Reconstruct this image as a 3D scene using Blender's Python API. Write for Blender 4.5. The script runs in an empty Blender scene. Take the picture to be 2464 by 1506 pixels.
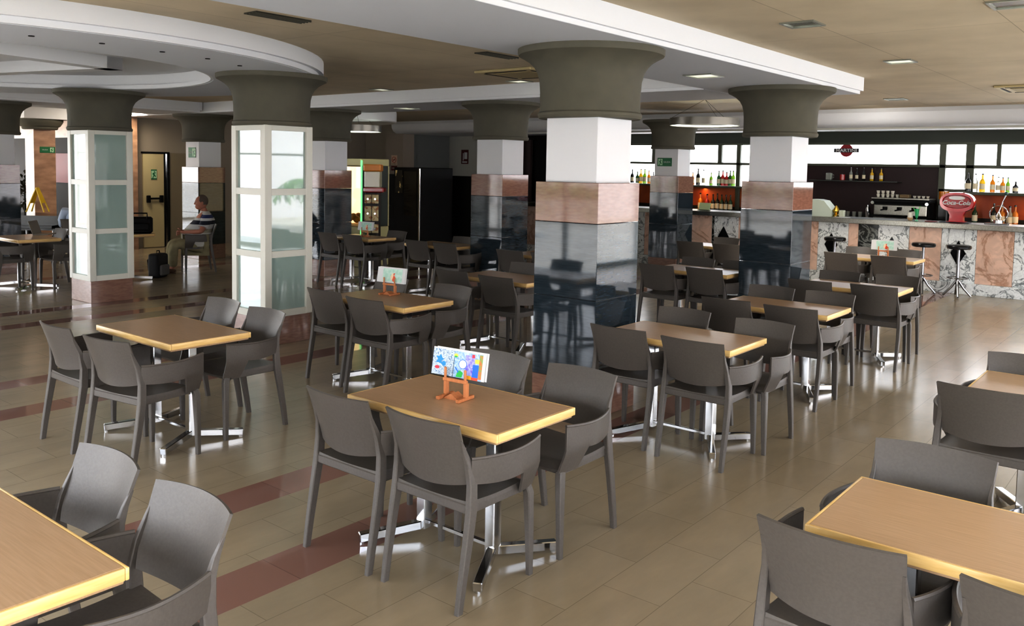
import bpy, bmesh, math, random
from mathutils import Vector, Matrix
from math import sin, cos, pi, radians, hypot
random.seed(7)
sc = bpy.context.scene
COL = sc.collection

# ------------------------------------------------------------------ materials
def lin(c):
    c = c / 255.0
    return c / 12.92 if c <= 0.04045 else ((c + 0.055) / 1.055) ** 2.4
def rgb(r, g, b): return (lin(r), lin(g), lin(b), 1.0)
MATS = {}
def mat(name, col, rough=0.5, metal=0.0, spec=0.5, emit=None, es=0.0, alpha=None, coat=0.0, trans=0.0):
    if name in MATS: return MATS[name]
    m = bpy.data.materials.new(name); m.use_nodes = True
    b = m.node_tree.nodes['Principled BSDF']
    b.inputs['Base Color'].default_value = col
    b.inputs['Roughness'].default_value = rough
    b.inputs['Metallic'].default_value = metal
    b.inputs['Specular IOR Level'].default_value = spec
    b.inputs['Coat Weight'].default_value = coat
    b.inputs['Transmission Weight'].default_value = trans
    if emit: b.inputs['Emission Color'].default_value = emit; b.inputs['Emission Strength'].default_value = es
    MATS[name] = m
    return m
def N(m, t, **kw):
    n = m.node_tree.nodes.new(t)
    for k, v in kw.items():
        if k.startswith('_'): setattr(n, k[1:], v)
        else: n.inputs[k.replace('__', ' ')].default_value = v
    return n
def L(m, a, ao, b, bi): m.node_tree.links.new(a.outputs[ao], b.inputs[bi])
def P(m): return m.node_tree.nodes['Principled BSDF']
def ramp(m, stops, interp='LINEAR'):
    r = N(m, 'ShaderNodeValToRGB'); e = r.color_ramp.elements; r.color_ramp.interpolation = interp
    while len(e) < len(stops): e.new(0.5)
    for el, (p, c) in zip(e, stops): el.position = p; el.color = c
    return r
def coords(m, kind='Object', scale=(1, 1, 1), rot=(0, 0, 0), geo=False):
    if geo: t = N(m, 'ShaderNodeNewGeometry'); out = 'Position'
    else: t = N(m, 'ShaderNodeTexCoord'); out = kind
    mp = N(m, 'ShaderNodeMapping'); mp.inputs['Scale'].default_value = scale; mp.inputs['Rotation'].default_value = rot
    L(m, t, out, mp, 'Vector'); return mp
def mottled(name, c1, c2, scale=(1, 1, 1), nscale=4.0, rough=0.5, detail=5, bump=0.0, lo=0.35, hi=0.65, geo=True, metal=0.0, spec=0.5, distort=0.0):
    if name in MATS: return MATS[name]
    m = mat(name, c1, rough, metal, spec); mp = coords(m, scale=scale, geo=geo)
    n = N(m, 'ShaderNodeTexNoise', Scale=nscale, Detail=detail, Distortion=distort); L(m, mp, 'Vector', n, 'Vector')
    r = ramp(m, [(lo, c1), (hi, c2)]); L(m, n, 'Fac', r, 'Fac'); L(m, r, 'Color', P(m), 'Base Color')
    if bump:
        bp = N(m, 'ShaderNodeBump', Strength=bump, Distance=0.01); L(m, n, 'Fac', bp, 'Height'); L(m, bp, 'Normal', P(m), 'Normal')
    return m
def marble(name, base, vein, nscale=3.0, rough=0.12, w=0.06):
    if name in MATS: return MATS[name]
    m = mat(name, base, rough); mp = coords(m, geo=True)
    n1 = N(m, 'ShaderNodeTexNoise', Scale=nscale, Detail=8, Roughness=0.6, Distortion=1.2); L(m, mp, 'Vector', n1, 'Vector')
    r = ramp(m, [(0.5 - w, base), (0.5, vein), (0.5 + w, base)]); L(m, n1, 'Fac', r, 'Fac')
    n2 = N(m, 'ShaderNodeTexNoise', Scale=nscale * 4, Detail=6, Distortion=2.0); L(m, mp, 'Vector', n2, 'Vector')
    r2 = ramp(m, [(0.42, (0.45, 0.45, 0.45, 1)), (0.6, (1, 1, 1, 1))]); L(m, n2, 'Fac', r2, 'Fac')
    mx = N(m, 'ShaderNodeMix', _data_type='RGBA', _blend_type='MULTIPLY'); mx.inputs[0].default_value = 0.22
    L(m, r, 'Color', mx, 6); L(m, r2, 'Color', mx, 7); L(m, mx, 2, P(m), 'Base Color')
    return m

M_chair = mottled('chair_plastic', rgb(90, 84, 78), rgb(95, 89, 83), nscale=90, rough=0.42, bump=0.04, geo=False)
M_chairdk = mat('chair_black_plastic', rgb(22, 21, 20), 0.5)
M_top = mottled('table_laminate', rgb(192, 160, 126), rgb(182, 150, 115), scale=(30, 1.5, 1), nscale=4, rough=0.28, geo=False)
M_edge = mottled('table_edge_wood', rgb(242, 208, 146), rgb(230, 192, 124), scale=(3, 3, 30), nscale=3, rough=0.3, geo=False)
M_chrome = mat('chrome', rgb(215, 215, 215), 0.12, 1.0)
M_stool = mat('stool_chrome', rgb(140, 140, 142), 0.22, 1.0)
M_steel = mottled('brushed_steel', rgb(168, 166, 158), rgb(142, 140, 132), scale=(1, 14, 14), nscale=6, rough=0.3, metal=1.0)
M_white = mat('white_paint', rgb(236, 236, 238), 0.55)
M_beamw = mat('beam_white', rgb(246, 247, 250), 0.6)
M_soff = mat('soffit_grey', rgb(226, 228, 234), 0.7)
M_cap = mottled('capital_olive', rgb(104, 100, 86), rgb(98, 95, 82), nscale=6, rough=0.75)
M_gdark = mottled('granite_dark', rgb(36, 46, 54), rgb(50, 62, 70), scale=(3, 3, 30), nscale=3, rough=0.045, spec=0.85, detail=8)
M_gpink = mottled('granite_pink', rgb(158, 122, 104), rgb(140, 106, 90), scale=(3, 3, 14), nscale=4, rough=0.06, spec=0.7, detail=8)
M_frame = mat('pillar_frame_white', rgb(226, 224, 212), 0.35)
M_frost = mat('frosted_glass', rgb(172, 192, 184), 0.03, spec=1.0, coat=1.0)
M_black = mat('black', rgb(5, 5, 6), 0.6, spec=0.2)
M_blackgl = mat('black_gloss', rgb(9, 9, 10), 0.12)
M_dkwall = mat('dark_wall', rgb(18, 14, 13), 0.7)
M_dkred = mat('dark_red', rgb(34, 4, 6), 0.6)
M_red = mat('red_paint', rgb(176, 18, 30), 0.2, coat=0.4)
M_olive = mat('bar_frame_olive', rgb(74, 78, 62), 0.45)
M_header = mat('bar_header', rgb(42, 48, 36), 0.5)
M_orange = mottled('orange_wall', rgb(178, 84, 30), rgb(150, 62, 20), nscale=3, rough=0.5)
M_beige = mat('beige_wall', rgb(176, 164, 146), 0.8)
M_greyw = mat('grey_wall', rgb(122, 124, 122), 0.8)
M_lwall = mat('light_wall', rgb(200, 198, 188), 0.8)
M_cream = mat('door_cream', rgb(214, 198, 152), 0.5)
M_orwood = mottled('stand_wood', rgb(208, 140, 92), rgb(192, 124, 78), scale=(20, 20, 2), nscale=4, rough=0.45, geo=False)
M_green = mat('sign_green', rgb(10, 112, 62), 0.4)
M_paper = mat('paper_white', rgb(218, 218, 216), 0.6)
M_yellow = mat('yellow_plastic', rgb(232, 196, 28), 0.4)
M_skin = mat('skin', rgb(188, 128, 104), 0.55)
M_khaki = mottled('khaki_cloth', rgb(164, 154, 118), rgb(148, 138, 104), nscale=12, rough=0.85, bump=0.1)
M_hairg = mat('hair_grey', rgb(96, 82, 72), 0.8)
M_hairb = mat('hair_blonde', rgb(206, 160, 112), 0.6)
M_blueshirt = mat('pale_blue_cloth', rgb(176, 188, 206), 0.8)
M_wm = marble('white_marble', rgb(246, 248, 245), rgb(112, 118, 118), 3.2, 0.15, 0.03)
M_pm = marble('pink_marble', rgb(240, 206, 184), rgb(200, 158, 132), 1.0, 0.15, 0.03)
M_km = marble('black_marble', rgb(40, 42, 40), rgb(150, 152, 146), 3.0, 0.12, 0.04)
M_stone = mottled('pink_stone', rgb(196, 158, 128), rgb(160, 124, 98), scale=(1, 1, 2.5), nscale=3, rough=.3, detail=8)
M_conc = mottled('outside_paving', rgb(180, 172, 158), rgb(158, 150, 138), nscale=1.5, rough=0.9)
M_bldg = mat('outside_render', rgb(214, 208, 206), 0.9)
M_leaf = mottled('leaf_green', rgb(58, 92, 34), rgb(92, 128, 52), nscale=5, rough=0.5)
M_dleaf = mottled('leaf_dark', rgb(14, 20, 10), rgb(32, 42, 22), nscale=8, rough=0.5)
M_trunk = mottled('trunk', rgb(96, 76, 56), rgb(70, 54, 40), nscale=14, rough=0.9)
M_amber = mat('amber_liquid', rgb(214, 132, 22), 0.08, trans=0.3)
M_yel2 = mat('yellow_liquid', rgb(238, 190, 30), 0.1, trans=0.3)
M_gbot = mat('green_bottle', rgb(30, 74, 30), 0.08, trans=0.35)
M_lgreen = mat('lime_bottle', rgb(120, 170, 40), 0.08, trans=0.35)
M_dbot = mat('dark_bottle', rgb(16, 20, 14), 0.08)
M_clear = mat('clear_bottle', rgb(206, 210, 200), 0.05, trans=0.6)
M_rbot = mat('red_bottle', rgb(178, 36, 34), 0.1, trans=0.2)
M_label = mat('bottle_label', rgb(220, 210, 180), 0.6)
M_cream2 = mat('ceramic', rgb(226, 222, 208), 0.25)
M_led = mat('lamp_diffuser', rgb(240, 244, 236), 0.4, emit=rgb(240, 248, 236), es=.7)
M_ledc = mat('cabinet_glow', rgb(255, 244, 214), 0.4, emit=rgb(255, 232, 180), es=.35)
M_neon = mat('green_glow', rgb(140, 255, 170), 0.4, emit=rgb(120, 255, 150), es=.35)

# thin clear glass: mostly transparent, fresnel reflection
M_glass = bpy.data.materials.new('window_glass'); M_glass.use_nodes = True
nt = M_glass.node_tree; nt.nodes.clear()
o_ = nt.nodes.new('ShaderNodeOutputMaterial'); mx_ = nt.nodes.new('ShaderNodeMixShader'); tr_ = nt.nodes.new('ShaderNodeBsdfTransparent')
gl_ = nt.nodes.new('ShaderNodeBsdfGlossy'); lw_ = nt.nodes.new('ShaderNodeLayerWeight'); lw_.inputs['Blend'].default_value = 0.5; gl_.inputs['Roughness'].default_value = 0.02
pw_ = nt.nodes.new('ShaderNodeMath'); pw_.operation = 'POWER'; pw_.inputs[1].default_value = 5.0; fr_ = nt.nodes.new('ShaderNodeMath'); fr_.operation = 'MULTIPLY_ADD'; fr_.inputs[1].default_value = 0.5; fr_.inputs[2].default_value = 0.03
nt.links.new(lw_.outputs['Facing'], pw_.inputs[0]); nt.links.new(pw_.outputs[0], fr_.inputs[0])
nt.links.new(fr_.outputs[0], mx_.inputs[0]); nt.links.new(tr_.outputs[0], mx_.inputs[1]); nt.links.new(gl_.outputs[0], mx_.inputs[2]); nt.links.new(mx_.outputs[0], o_.inputs[0])

# frosted window: glass that scatters daylight from outside
M_opal = bpy.data.materials.new('opal_glass'); M_opal.use_nodes = True
nt = M_opal.node_tree; nt.nodes.clear()
o_ = nt.nodes.new('ShaderNodeOutputMaterial'); mx_ = nt.nodes.new('ShaderNodeMixShader'); tr_ = nt.nodes.new('ShaderNodeBsdfTransparent'); tl_ = nt.nodes.new('ShaderNodeBsdfTranslucent')
mx_.inputs[0].default_value = 0.35; tl_.inputs['Color'].default_value = (1, 1, 1, 1)
nt.links.new(tr_.outputs[0], mx_.inputs[1]); nt.links.new(tl_.outputs[0], mx_.inputs[2]); nt.links.new(mx_.outputs[0], o_.inputs[0])

# floor: stone tiles with red granite stripes (world position)
M_floor = mat('floor_tiles', rgb(150, 132, 104), 0.14, spec=0.85)
def build_floor_mat(m):
    geo = N(m, 'ShaderNodeNewGeometry')
    br = N(m, 'ShaderNodeTexBrick', Scale=1.0); br.offset = 0.5
    br.inputs['Color1'].default_value = rgb(170, 154, 129); br.inputs['Color2'].default_value = rgb(165, 149, 124); br.inputs['Mortar'].default_value = rgb(145, 130, 107)
    br.inputs['Mortar Size'].default_value = 0.0022; br.inputs['Brick Width'].default_value = 0.6; br.inputs['Row Height'].default_value = 0.3; br.inputs['Bias'].default_value = 0.0
    mp = N(m, 'ShaderNodeMapping'); mp.inputs['Location'].default_value = (0.02, 0.02, 0); L(m, geo, 'Position', mp, 'Vector'); L(m, mp, 'Vector', br, 'Vector')
    mp2 = N(m, 'ShaderNodeMapping'); mp2.inputs['Scale'].default_value = (1.0, 3, 1); L(m, geo, 'Position', mp2, 'Vector')
    nz = N(m, 'ShaderNodeTexNoise', Scale=1.6, Detail=7, Roughness=0.6); L(m, mp2, 'Vector', nz, 'Vector')
    r = ramp(m, [(0.3, (0.88, 0.88, 0.87, 1)), (0.7, (1.06, 1.05, 1.03, 1))]); L(m, nz, 'Fac', r, 'Fac')
    mx = N(m, 'ShaderNodeMix', _data_type='RGBA', _blend_type='MULTIPLY'); mx.inputs[0].default_value = 1.0
    L(m, br, 'Color', mx, 6); L(m, r, 'Color', mx, 7)
    # stripes in Y
    sep = N(m, 'ShaderNodeSeparateXYZ'); L(m, geo, 'Position', sep, 'Vector')
    acc = None
    for y0, y1 in ((3.17, 3.47), (4.06, 4.35), (6.78, 7.07), (7.70, 7.97), (10.4, 10.68), (11.28, 11.56), (-0.46, -0.16), (14.3, 14.6)):
        c = N(m, 'ShaderNodeMath', _operation='COMPARE'); c.inputs[1].default_value = (y0 + y1) / 2; c.inputs[2].default_value = (y1 - y0) / 2
        L(m, sep, 'Y', c, 0)
        if acc is None: acc = c
        else:
            a = N(m, 'ShaderNodeMath', _operation='MAXIMUM'); L(m, acc, 0, a, 0); L(m, c, 0, a, 1); acc = a
    br2 = N(m, 'ShaderNodeTexBrick', Scale=1.0); br2.offset = 0.0
    br2.inputs['Color1'].default_value = rgb(152, 116, 102); br2.inputs['Color2'].default_value = rgb(140, 104, 92); br2.inputs['Mortar'].default_value = rgb(122, 92, 82)
    br2.inputs['Mortar Size'].default_value = 0.002; br2.inputs['Brick Width'].default_value = 0.6; br2.inputs['Row Height'].default_value = 5.0; L(m, geo, 'Position', br2, 'Vector')
    mx2 = N(m, 'ShaderNodeMix', _data_type='RGBA'); L(m, acc, 0, mx2, 0); L(m, mx, 2, mx2, 6); L(m, br2, 'Color', mx2, 7)
    L(m, mx2, 2, P(m), 'Base Color')
    rr = N(m, 'ShaderNodeMapRange'); rr.inputs['To Min'].default_value = 0.20; rr.inputs['To Max'].default_value = 0.06; L(m, acc, 0, rr, 'Value')
    L(m, rr, 0, P(m), 'Roughness')
    bp = N(m, 'ShaderNodeBump', Strength=0.02, Distance=0.01); L(m, nz, 'Fac', bp, 'Height'); L(m, bp, 'Normal', P(m), 'Normal')
build_floor_mat(M_floor)

# ceiling: tan boards with fine joints
M_ceil = mat('ceiling_tan', rgb(176, 150, 116), 0.75)
def build_ceil(m):
    geo = N(m, 'ShaderNodeNewGeometry'); br = N(m, 'ShaderNodeTexBrick', Scale=1.0); br.offset = 0.0
    br.inputs['Color1'].default_value = rgb(226, 210, 184); br.inputs['Color2'].default_value = rgb(222, 206, 180); br.inputs['Mortar'].default_value = rgb(188, 172, 146)
    br.inputs['Mortar Size'].default_value = 0.004; br.inputs['Brick Width'].default_value = 2.4; br.inputs['Row Height'].default_value = 1.2
    L(m, geo, 'Position', br, 'Vector')
    nz = N(m, 'ShaderNodeTexNoise', Scale=1.2, Detail=6); L(m, geo, 'Position', nz, 'Vector')
    r = ramp(m, [(0.3, (0.85, 0.85, 0.83, 1)), (0.7, (1.05, 1.05, 1.05, 1))]); L(m, nz, 'Fac', r, 'Fac')
    mx = N(m, 'ShaderNodeMix', _data_type='RGBA', _blend_type='MULTIPLY'); mx.inputs[0].default_value = 1.0
    L(m, br, 'Color', mx, 6); L(m, r, 'Color', mx, 7); L(m, mx, 2, P(m), 'Base Color')
build_ceil(M_ceil)

# ------------------------------------------------------------------ mesh builder
class MB:
    def __init__(s): s.bm = bmesh.new(); s.mi = 0
    def _f(s, vs):
        try:
            f = s.bm.faces.new(vs); f.material_index = s.mi; return f
        except ValueError: return None
    def box(s, x0, x1, y0, y1, z0, z1, bev=0.0, seg=1, xf=None):
        before = set(s.bm.verts)
        v = [s.bm.verts.new((x, y, z)) for z in (z0, z1) for x, y in ((x0, y0), (x1, y0), (x1, y1), (x0, y1))]
        fs = [s._f([v[i] for i in q]) for q in ((3, 2, 1, 0), (4, 5, 6, 7), (0, 1, 5, 4), (1, 2, 6, 5), (2, 3, 7, 6), (3, 0, 4, 7))]
        if bev:
            ed = list({e for f in fs for e in f.edges})
            r = bmesh.ops.bevel(s.bm, geom=ed, offset=bev, segments=seg, affect='EDGES', profile=0.5)
            for f in r['faces']: f.material_index = s.mi
        if xf is not None:
            for w in [w for w in s.bm.verts if w not in before]: w.co = xf @ w.co
        return s
    def bar(s, p0, p1, w, h, bev=0.0):
        p0, p1 = Vector(p0), Vector(p1); d = p1 - p0; l = d.length
        q = d.to_track_quat('X', 'Z').to_matrix().to_4x4(); q.translation = p0
        return s.box(0, l, -w / 2, w / 2, -h / 2, h / 2, bev, xf=q)
    def lathe(s, prof, seg=24, c=(0, 0, 0), cap=True, xf=None):
        rings = []
        for r, z in prof:
            ring = []
            for i in range(seg):
                a = 2 * pi * i / seg; p = Vector((c[0] + r * cos(a), c[1] + r * sin(a), c[2] + z))
                ring.append(s.bm.verts.new(xf @ p if xf is not None else p))
            rings.append(ring)
        for a, b in zip(rings, rings[1:]):
            for i in range(seg): s._f([a[i], a[(i + 1) % seg], b[(i + 1) % seg], b[i]])
        if cap:
            s._f(list(reversed(rings[0]))); s._f(rings[-1])
        return s
    def tube(s, pts, r, seg=8, closed=False):
        pts = [Vector(p) for p in pts]; n = len(pts); rs = r if isinstance(r, (list, tuple)) else [r] * n
        rings = []; up = Vector((0, 0, 1))
        for i, p in enumerate(pts):
            t = (pts[(i + 1) % n] - pts[i - 1]) if closed else (pts[min(i + 1, n - 1)] - pts[max(i - 1, 0)])
            t.normalize(); ref = up if abs(t.dot(up)) < 0.95 else Vector((1, 0, 0))
            a = t.cross(ref).normalized(); b = a.cross(t)
            rings.append([s.bm.verts.new(p + a * (rs[i] * cos(2 * pi * k / seg)) + b * (rs[i] * sin(2 * pi * k / seg))) for k in range(seg)])
        m = n if closed else n - 1
        for i in range(m):
            A, B = rings[i], rings[(i + 1) % n]
            for k in range(seg): s._f([A[k], B[k], B[(k + 1) % seg], A[(k + 1) % seg]])
        if not closed:
            s._f(rings[0]); s._f(list(reversed(rings[-1])))
        return s
    def legsweep(s, pts, sec):
        rings = []
        for (x, y, z), (w, d) in zip(pts, sec):
            c = 0.28 * min(w, d)
            q = [(-w + c, -d), (w - c, -d), (w, -d + c), (w, d - c), (w - c, d), (-w + c, d), (-w, d - c), (-w, -d + c)]
            rings.append([s.bm.verts.new((x + a, y + b, z)) for a, b in q])
        for A, B in zip(rings, rings[1:]):
            for k in range(8): s._f([A[k], A[(k + 1) % 8], B[(k + 1) % 8], B[k]])
        s._f(list(reversed(rings[0]))); s._f(rings[-1]); return s
    def panel(s, fn, nu, nv, th):
        g = [[Vector(fn(i / nu, j / nv)) for j in range(nv + 1)] for i in range(nu + 1)]
        def nrm(i, j):
            a = g[min(i + 1, nu)][j] - g[max(i - 1, 0)][j]; b = g[i][min(j + 1, nv)] - g[i][max(j - 1, 0)]
            n = a.cross(b); return n.normalized() if n.length > 1e-9 else Vector((0, 0, 1))
        A = [[s.bm.verts.new(g[i][j] + nrm(i, j) * th / 2) for j in range(nv + 1)] for i in range(nu + 1)]
        B = [[s.bm.verts.new(g[i][j] - nrm(i, j) * th / 2) for j in range(nv + 1)] for i in range(nu + 1)]
        for i in range(nu):
            for j in range(nv):
                s._f([A[i][j], A[i + 1][j], A[i + 1][j + 1], A[i][j + 1]]); s._f([B[i][j], B[i][j + 1], B[i + 1][j + 1], B[i + 1][j]])
        for i in range(nu):
            s._f([A[i][0], B[i][0], B[i + 1][0], A[i + 1][0]]); s._f([A[i][nv], A[i + 1][nv], B[i + 1][nv], B[i][nv]])
        for j in range(nv):
            s._f([A[0][j], A[0][j + 1], B[0][j + 1], B[0][j]]); s._f([A[nu][j], B[nu][j], B[nu][j + 1], A[nu][j + 1]])
        return s
    def prism(s, poly, a0, a1, axis='Z', xf=None):
        def pt(u, v, w):
            p = Vector({'Z': (u, v, w), 'Y': (u, w, v), 'X': (w, u, v)}[axis]); return xf @ p if xf is not None else p
        A = [s.bm.verts.new(pt(u, v, a0)) for u, v in poly]; B = [s.bm.verts.new(pt(u, v, a1)) for u, v in poly]; n = len(poly)
        for i in range(n): s._f([A[i], A[(i + 1) % n], B[(i + 1) % n], B[i]])
        s._f(list(reversed(A))); s._f(B); return s
    def ball(s, c, r, seg=16, rings=10, sc=(1, 1, 1), xf=None):
        m = Matrix.Translation(c) @ Matrix.Diagonal((r * sc[0], r * sc[1], r * sc[2], 1))
        if xf is not None: m = xf @ m
        res = bmesh.ops.create_uvsphere(s.bm, u_segments=seg, v_segments=rings, radius=1.0, matrix=m)
        for f in {f for v in res['verts'] for f in v.link_faces}: f.material_index = s.mi
        return s
    def ring(s, c, r0, r1, z0, z1, seg=96):
        rs = []
        for r, z in ((r0, z0), (r1, z0), (r1, z1), (r0, z1)):
            rs.append([s.bm.verts.new((c[0] + r * cos(2 * pi * i / seg), c[1] + r * sin(2 * pi * i / seg), z)) for i in range(seg)])
        for k in range(4):
            A, B = rs[k], rs[(k + 1) % 4]
            for i in range(seg): s._f([A[i], B[i], B[(i + 1) % seg], A[(i + 1) % seg]])
        return s
    def build(s, name, m, parent=None, ang=29):
        bmesh.ops.recalc_face_normals(s.bm, faces=s.bm.faces)
        me = bpy.data.meshes.new(name); s.bm.to_mesh(me); s.bm.free()
        for x in (m if isinstance(m, (list, tuple)) else [m]): me.materials.append(x)
        for p in me.polygons: p.use_smooth = True
        me.set_sharp_from_angle(angle=radians(ang))
        o = bpy.data.objects.new(name, me); COL.objects.link(o)
        if parent is not None: o.parent = parent
        return o

def tag(o, label, cat, group=None):
    o['label'] = label; o['category'] = cat
    if group: o['group'] = group
    return o
def thing(name, label, cat, loc=(0, 0, 0), rz=0.0, group=None):
    o = bpy.data.objects.new(name, None); COL.objects.link(o); o.empty_display_size = 0.1
    o.location = loc; o.rotation_euler = (0, 0, rz); return tag(o, label, cat, group)
def struct(o): o['kind'] = 'structure'; return o
def dup(root, loc, rz, label=None, group=None):
    r = root.copy(); COL.objects.link(r); r.location = loc; r.rotation_euler = (0, 0, rz)
    if label: r['label'] = label
    if group: r['group'] = group
    for ch in list(root.children):
        c = ch.copy(); COL.objects.link(c); c.parent = r
        for g in list(ch.children):
            d = g.copy(); COL.objects.link(d); d.parent = c
    return r
def text(name, body, size, m, parent, loc, rot, ext=0.001, bold=False, sx=1.0):
    cu = bpy.data.curves.new(name, 'FONT'); cu.body = body; cu.size = size; cu.extrude = ext; cu.align_x = 'CENTER'; cu.align_y = 'CENTER'
    if bold: cu.offset = size * 0.02
    cu.resolution_u = 3
    t = bpy.data.objects.new(name, cu); COL.objects.link(t)
    bpy.context.view_layer.update()
    me = bpy.data.meshes.new_from_object(t.evaluated_get(bpy.context.evaluated_depsgraph_get()))
    bpy.data.objects.remove(t); me.materials.clear(); me.materials.append(m)
    o = bpy.data.objects.new(name, me); COL.objects.link(o)
    o.location = loc; o.rotation_euler = rot; o.scale = (sx, 1, 1)
    if parent is not None: o.parent = parent
    return o
FACE_X = (pi / 2, 0, -pi / 2)      # text readable when looking along +X
FACE_Y = (pi / 2, 0, 0)            # text readable when looking along +Y

# ------------------------------------------------------------------ camera
F, PT, RL, SH, H, YAW = 2067.94, .0697, .0181, -206.14, 1.9215, .8892
def rotw(v):
    x, y, z = v; return Vector((x * cos(YAW) + y * sin(YAW), -x * sin(YAW) + y * cos(YAW), z))
fw = Vector((0, cos(PT), -sin(PT))); up = Vector((0, sin(PT), cos(PT))); rt = Vector((1, 0, 0))
r_ = rt * cos(RL) + up * sin(RL); u_ = up * cos(RL) - rt * sin(RL)
fw, r_, u_ = rotw(fw), rotw(r_), rotw(u_)
cam = bpy.data.cameras.new('camera'); co = bpy.data.objects.new('camera', cam); COL.objects.link(co)
mw = Matrix((r_, u_, -fw)).transposed().to_4x4(); mw.translation = (0, 0, H); co.matrix_world = mw
cam.sensor_fit = 'HORIZONTAL'; cam.sensor_width = 36.0; cam.lens = F / 2464 * 36; cam.shift_y = SH / 2464; cam.clip_start = 0.05; cam.clip_end = 200
sc.camera = co

# ------------------------------------------------------------------ room shell
XW, YF = -1.0, -2.0      # facade planes (left and front), interior side
ZC, ZB = 3.04, 2.85
fl = struct(MB().box(XW - .2, 17.6, YF - .2, 26.2, -0.12, 0).build('floor', M_floor))
ce = struct(MB().box(XW - .2, 17.6, YF - .2, 26.2, ZC, ZC + .2).build('ceiling', M_ceil))
def beam(name, x0, x1, y0, y1, lip=.03):
    b = MB(); b.box(x0, x1, y0, y1, ZB + .035, ZC)
    o = struct(b.build(name, M_beamw))
    b = MB(); b.box(x0 + lip, x1 - lip, y0 + lip, y1 - lip, ZB, ZB + .035); b.mi = 1
    e = b.build('lower_lip', [M_beamw, M_beamw], o)
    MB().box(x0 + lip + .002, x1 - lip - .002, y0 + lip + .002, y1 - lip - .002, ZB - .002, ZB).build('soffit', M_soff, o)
    return o
beam('trim_1', XW, 10.45, 3.22, 4.56)
beam('trim_2', 9.02, 10.42, 4.53, 24.0)
beam('trim_3', XW, 9.0, 14.9, 16.5)
# round soffit ring
RC = (3.25, 10.1)
rg = struct(MB().ring(RC, 2.56, 3.75, ZB + .05, ZC).build('trim_4', M_beamw))
MB().ring(RC, 2.53, 3.70, ZB, ZB + .05).build('lower_lip', M_beamw, rg)
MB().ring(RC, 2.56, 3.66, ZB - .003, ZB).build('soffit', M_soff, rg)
struct(MB().lathe([(2.55, ZC - .012), (2.55, ZC)], 64, (RC[0], RC[1], 0)).build('ceiling_rose', M_white))
b = MB(); x0, y0 = RC[0] - .95, RC[1] - .95
for k in range(4):
    R = Matrix.Translation((RC[0], RC[1], 0)) @ Matrix.Rotation(k * pi / 2 + .25, 4, 'Z')
    b.box(-1.15, 1.15, .95, 1.15, 2.9, ZC - .012, xf=R)
struct(b.build('trim_5', M_white))
# second disc soffit far back
struct(MB().lathe([(1.35, 2.74), (1.38, 2.76), (1.38, 2.93), (1.35, ZC)], 64, (10.75, 13.45, 0)).build('trim_6', M_white))
# bar soffit with rounded nose
pf = [(15.40, ZC), (15.37, 2.97), (15.38, 2.88), (15.43, 2.80), (15.52, 2.75), (15.62, 2.735), (17.3, 2.735), (17.3, ZC)]
struct(MB().prism(pf, YF, 16.55, 'Y').build('trim_7', M_white))
struct(MB().box(15.75, 15.80, YF, 14.0, 2.70, 2.735).build('trim_8', M_lwall))

# walls
def wall(name, m, *a): return struct(MB().box(*a).build(name, m))
wall('wall_bar', M_dkwall, 17.3, 17.5, YF, 10.75, 0, 1.16)
wall('wall_bar_splashback', M_orange, 17.3, 17.5, 6.75, 10.75, 1.16, 1.60)
wall('wall_bar_splashback_right', M_orange, 17.3, 17.5, YF, 3.46, 1.16, 1.60)
wall('wall_bar_recess', M_dkred, 17.3, 17.5, 3.46, 6.75, 1.16, 1.60)
wall('wall_bar_recess_upper', M_dkred, 17.3, 17.5, 3.9, 6.75, 1.60, 2.06)
wall('wall_bar_header', M_header, 17.22, 17.5, YF, 10.75, 2.52, ZC)
wall('wall_dark_recess', M_black, 17.3, 17.5, 10.75, 15.05, 0, ZC)  # black colour stands in for the darkness of an unlit room
wall('dark_area_sheet', M_black, 13.3, 13.36, 11.3, 14.4, 0, 1.72)  # black sheet added to keep this underlit area dark
wall('wall_far_right', M_lwall, 17.3, 17.5, 15.05, 16.3, 0, ZC)
wall('wall_return', M_greyw, 15.95, 17.5, 16.3, 16.42, 0, ZC)
wall('wall_machines', M_beige, 15.95, 16.1, 16.42, 18.2, 0, ZC)
wall('wall_pilaster', mat('pilaster', rgb(172, 158, 142), .8), 15.55, 15.95, 16.30, 16.95, 0, 2.74)
wall('wall_back', M_beige, 8.6, 16.1, 18.2, 18.4, 0, ZC)
wall('wall_lobby_side', M_dkwall, 8.6, 8.8, 18.4, 26.0, 0, 2.4)
wall('wall_lobby_side_upper', M_stone, 8.6, 8.8, 18.4, 26.0, 2.4, ZC)
wall('wall_lobby_pilaster', M_stone, 8.86, 9.32, 17.98, 18.2, 0, ZC)

# facade left (X = -1) and front (Y = -2): full-height glazing between piers
def facade(name, axis, c, a0, a1, step, n0):
    w = MB()
    def bx(u0, u1, z0, z1, t0=-.1, t1=.1):
        if axis == 'X': w.box(c - .2 + t0 + .1, c - .2 + t1 + .1, u0, u1, z0, z1)
        else: w.box(u0, u1, c - .2 + t0 + .1, c - .2 + t1 + .1, z0, z1)
    bx(a0, a1, 2.78, ZC, -.1, .1); bx(a0, a1, 0, .08, -.05, .05); bx(a0, a1, 2.1, 2.15, -.03, .03)
    u = a0; panes = []
    while u <= a1 + .01:
        bx(u - .035, u + .035, 0, 2.78, -.04, .04); u += step
    o = struct(w.build(name, mat('facade_frame', rgb(210, 208, 200), .4)))
    g = MB()
    if axis == 'X': g.box(c - .104, c - .096, a0, a1, .08, 2.78)
    else: g.box(a0, a1, c - .104, c - .096, .08, 2.78)
    g.build('pane', M_glass, o); return o
facade('window_1', 'X', XW, YF, 10.25, 1.75, 1)
facade('window_5', 'X', XW, 15.0, 26.2, 1.6, 1)
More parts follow.
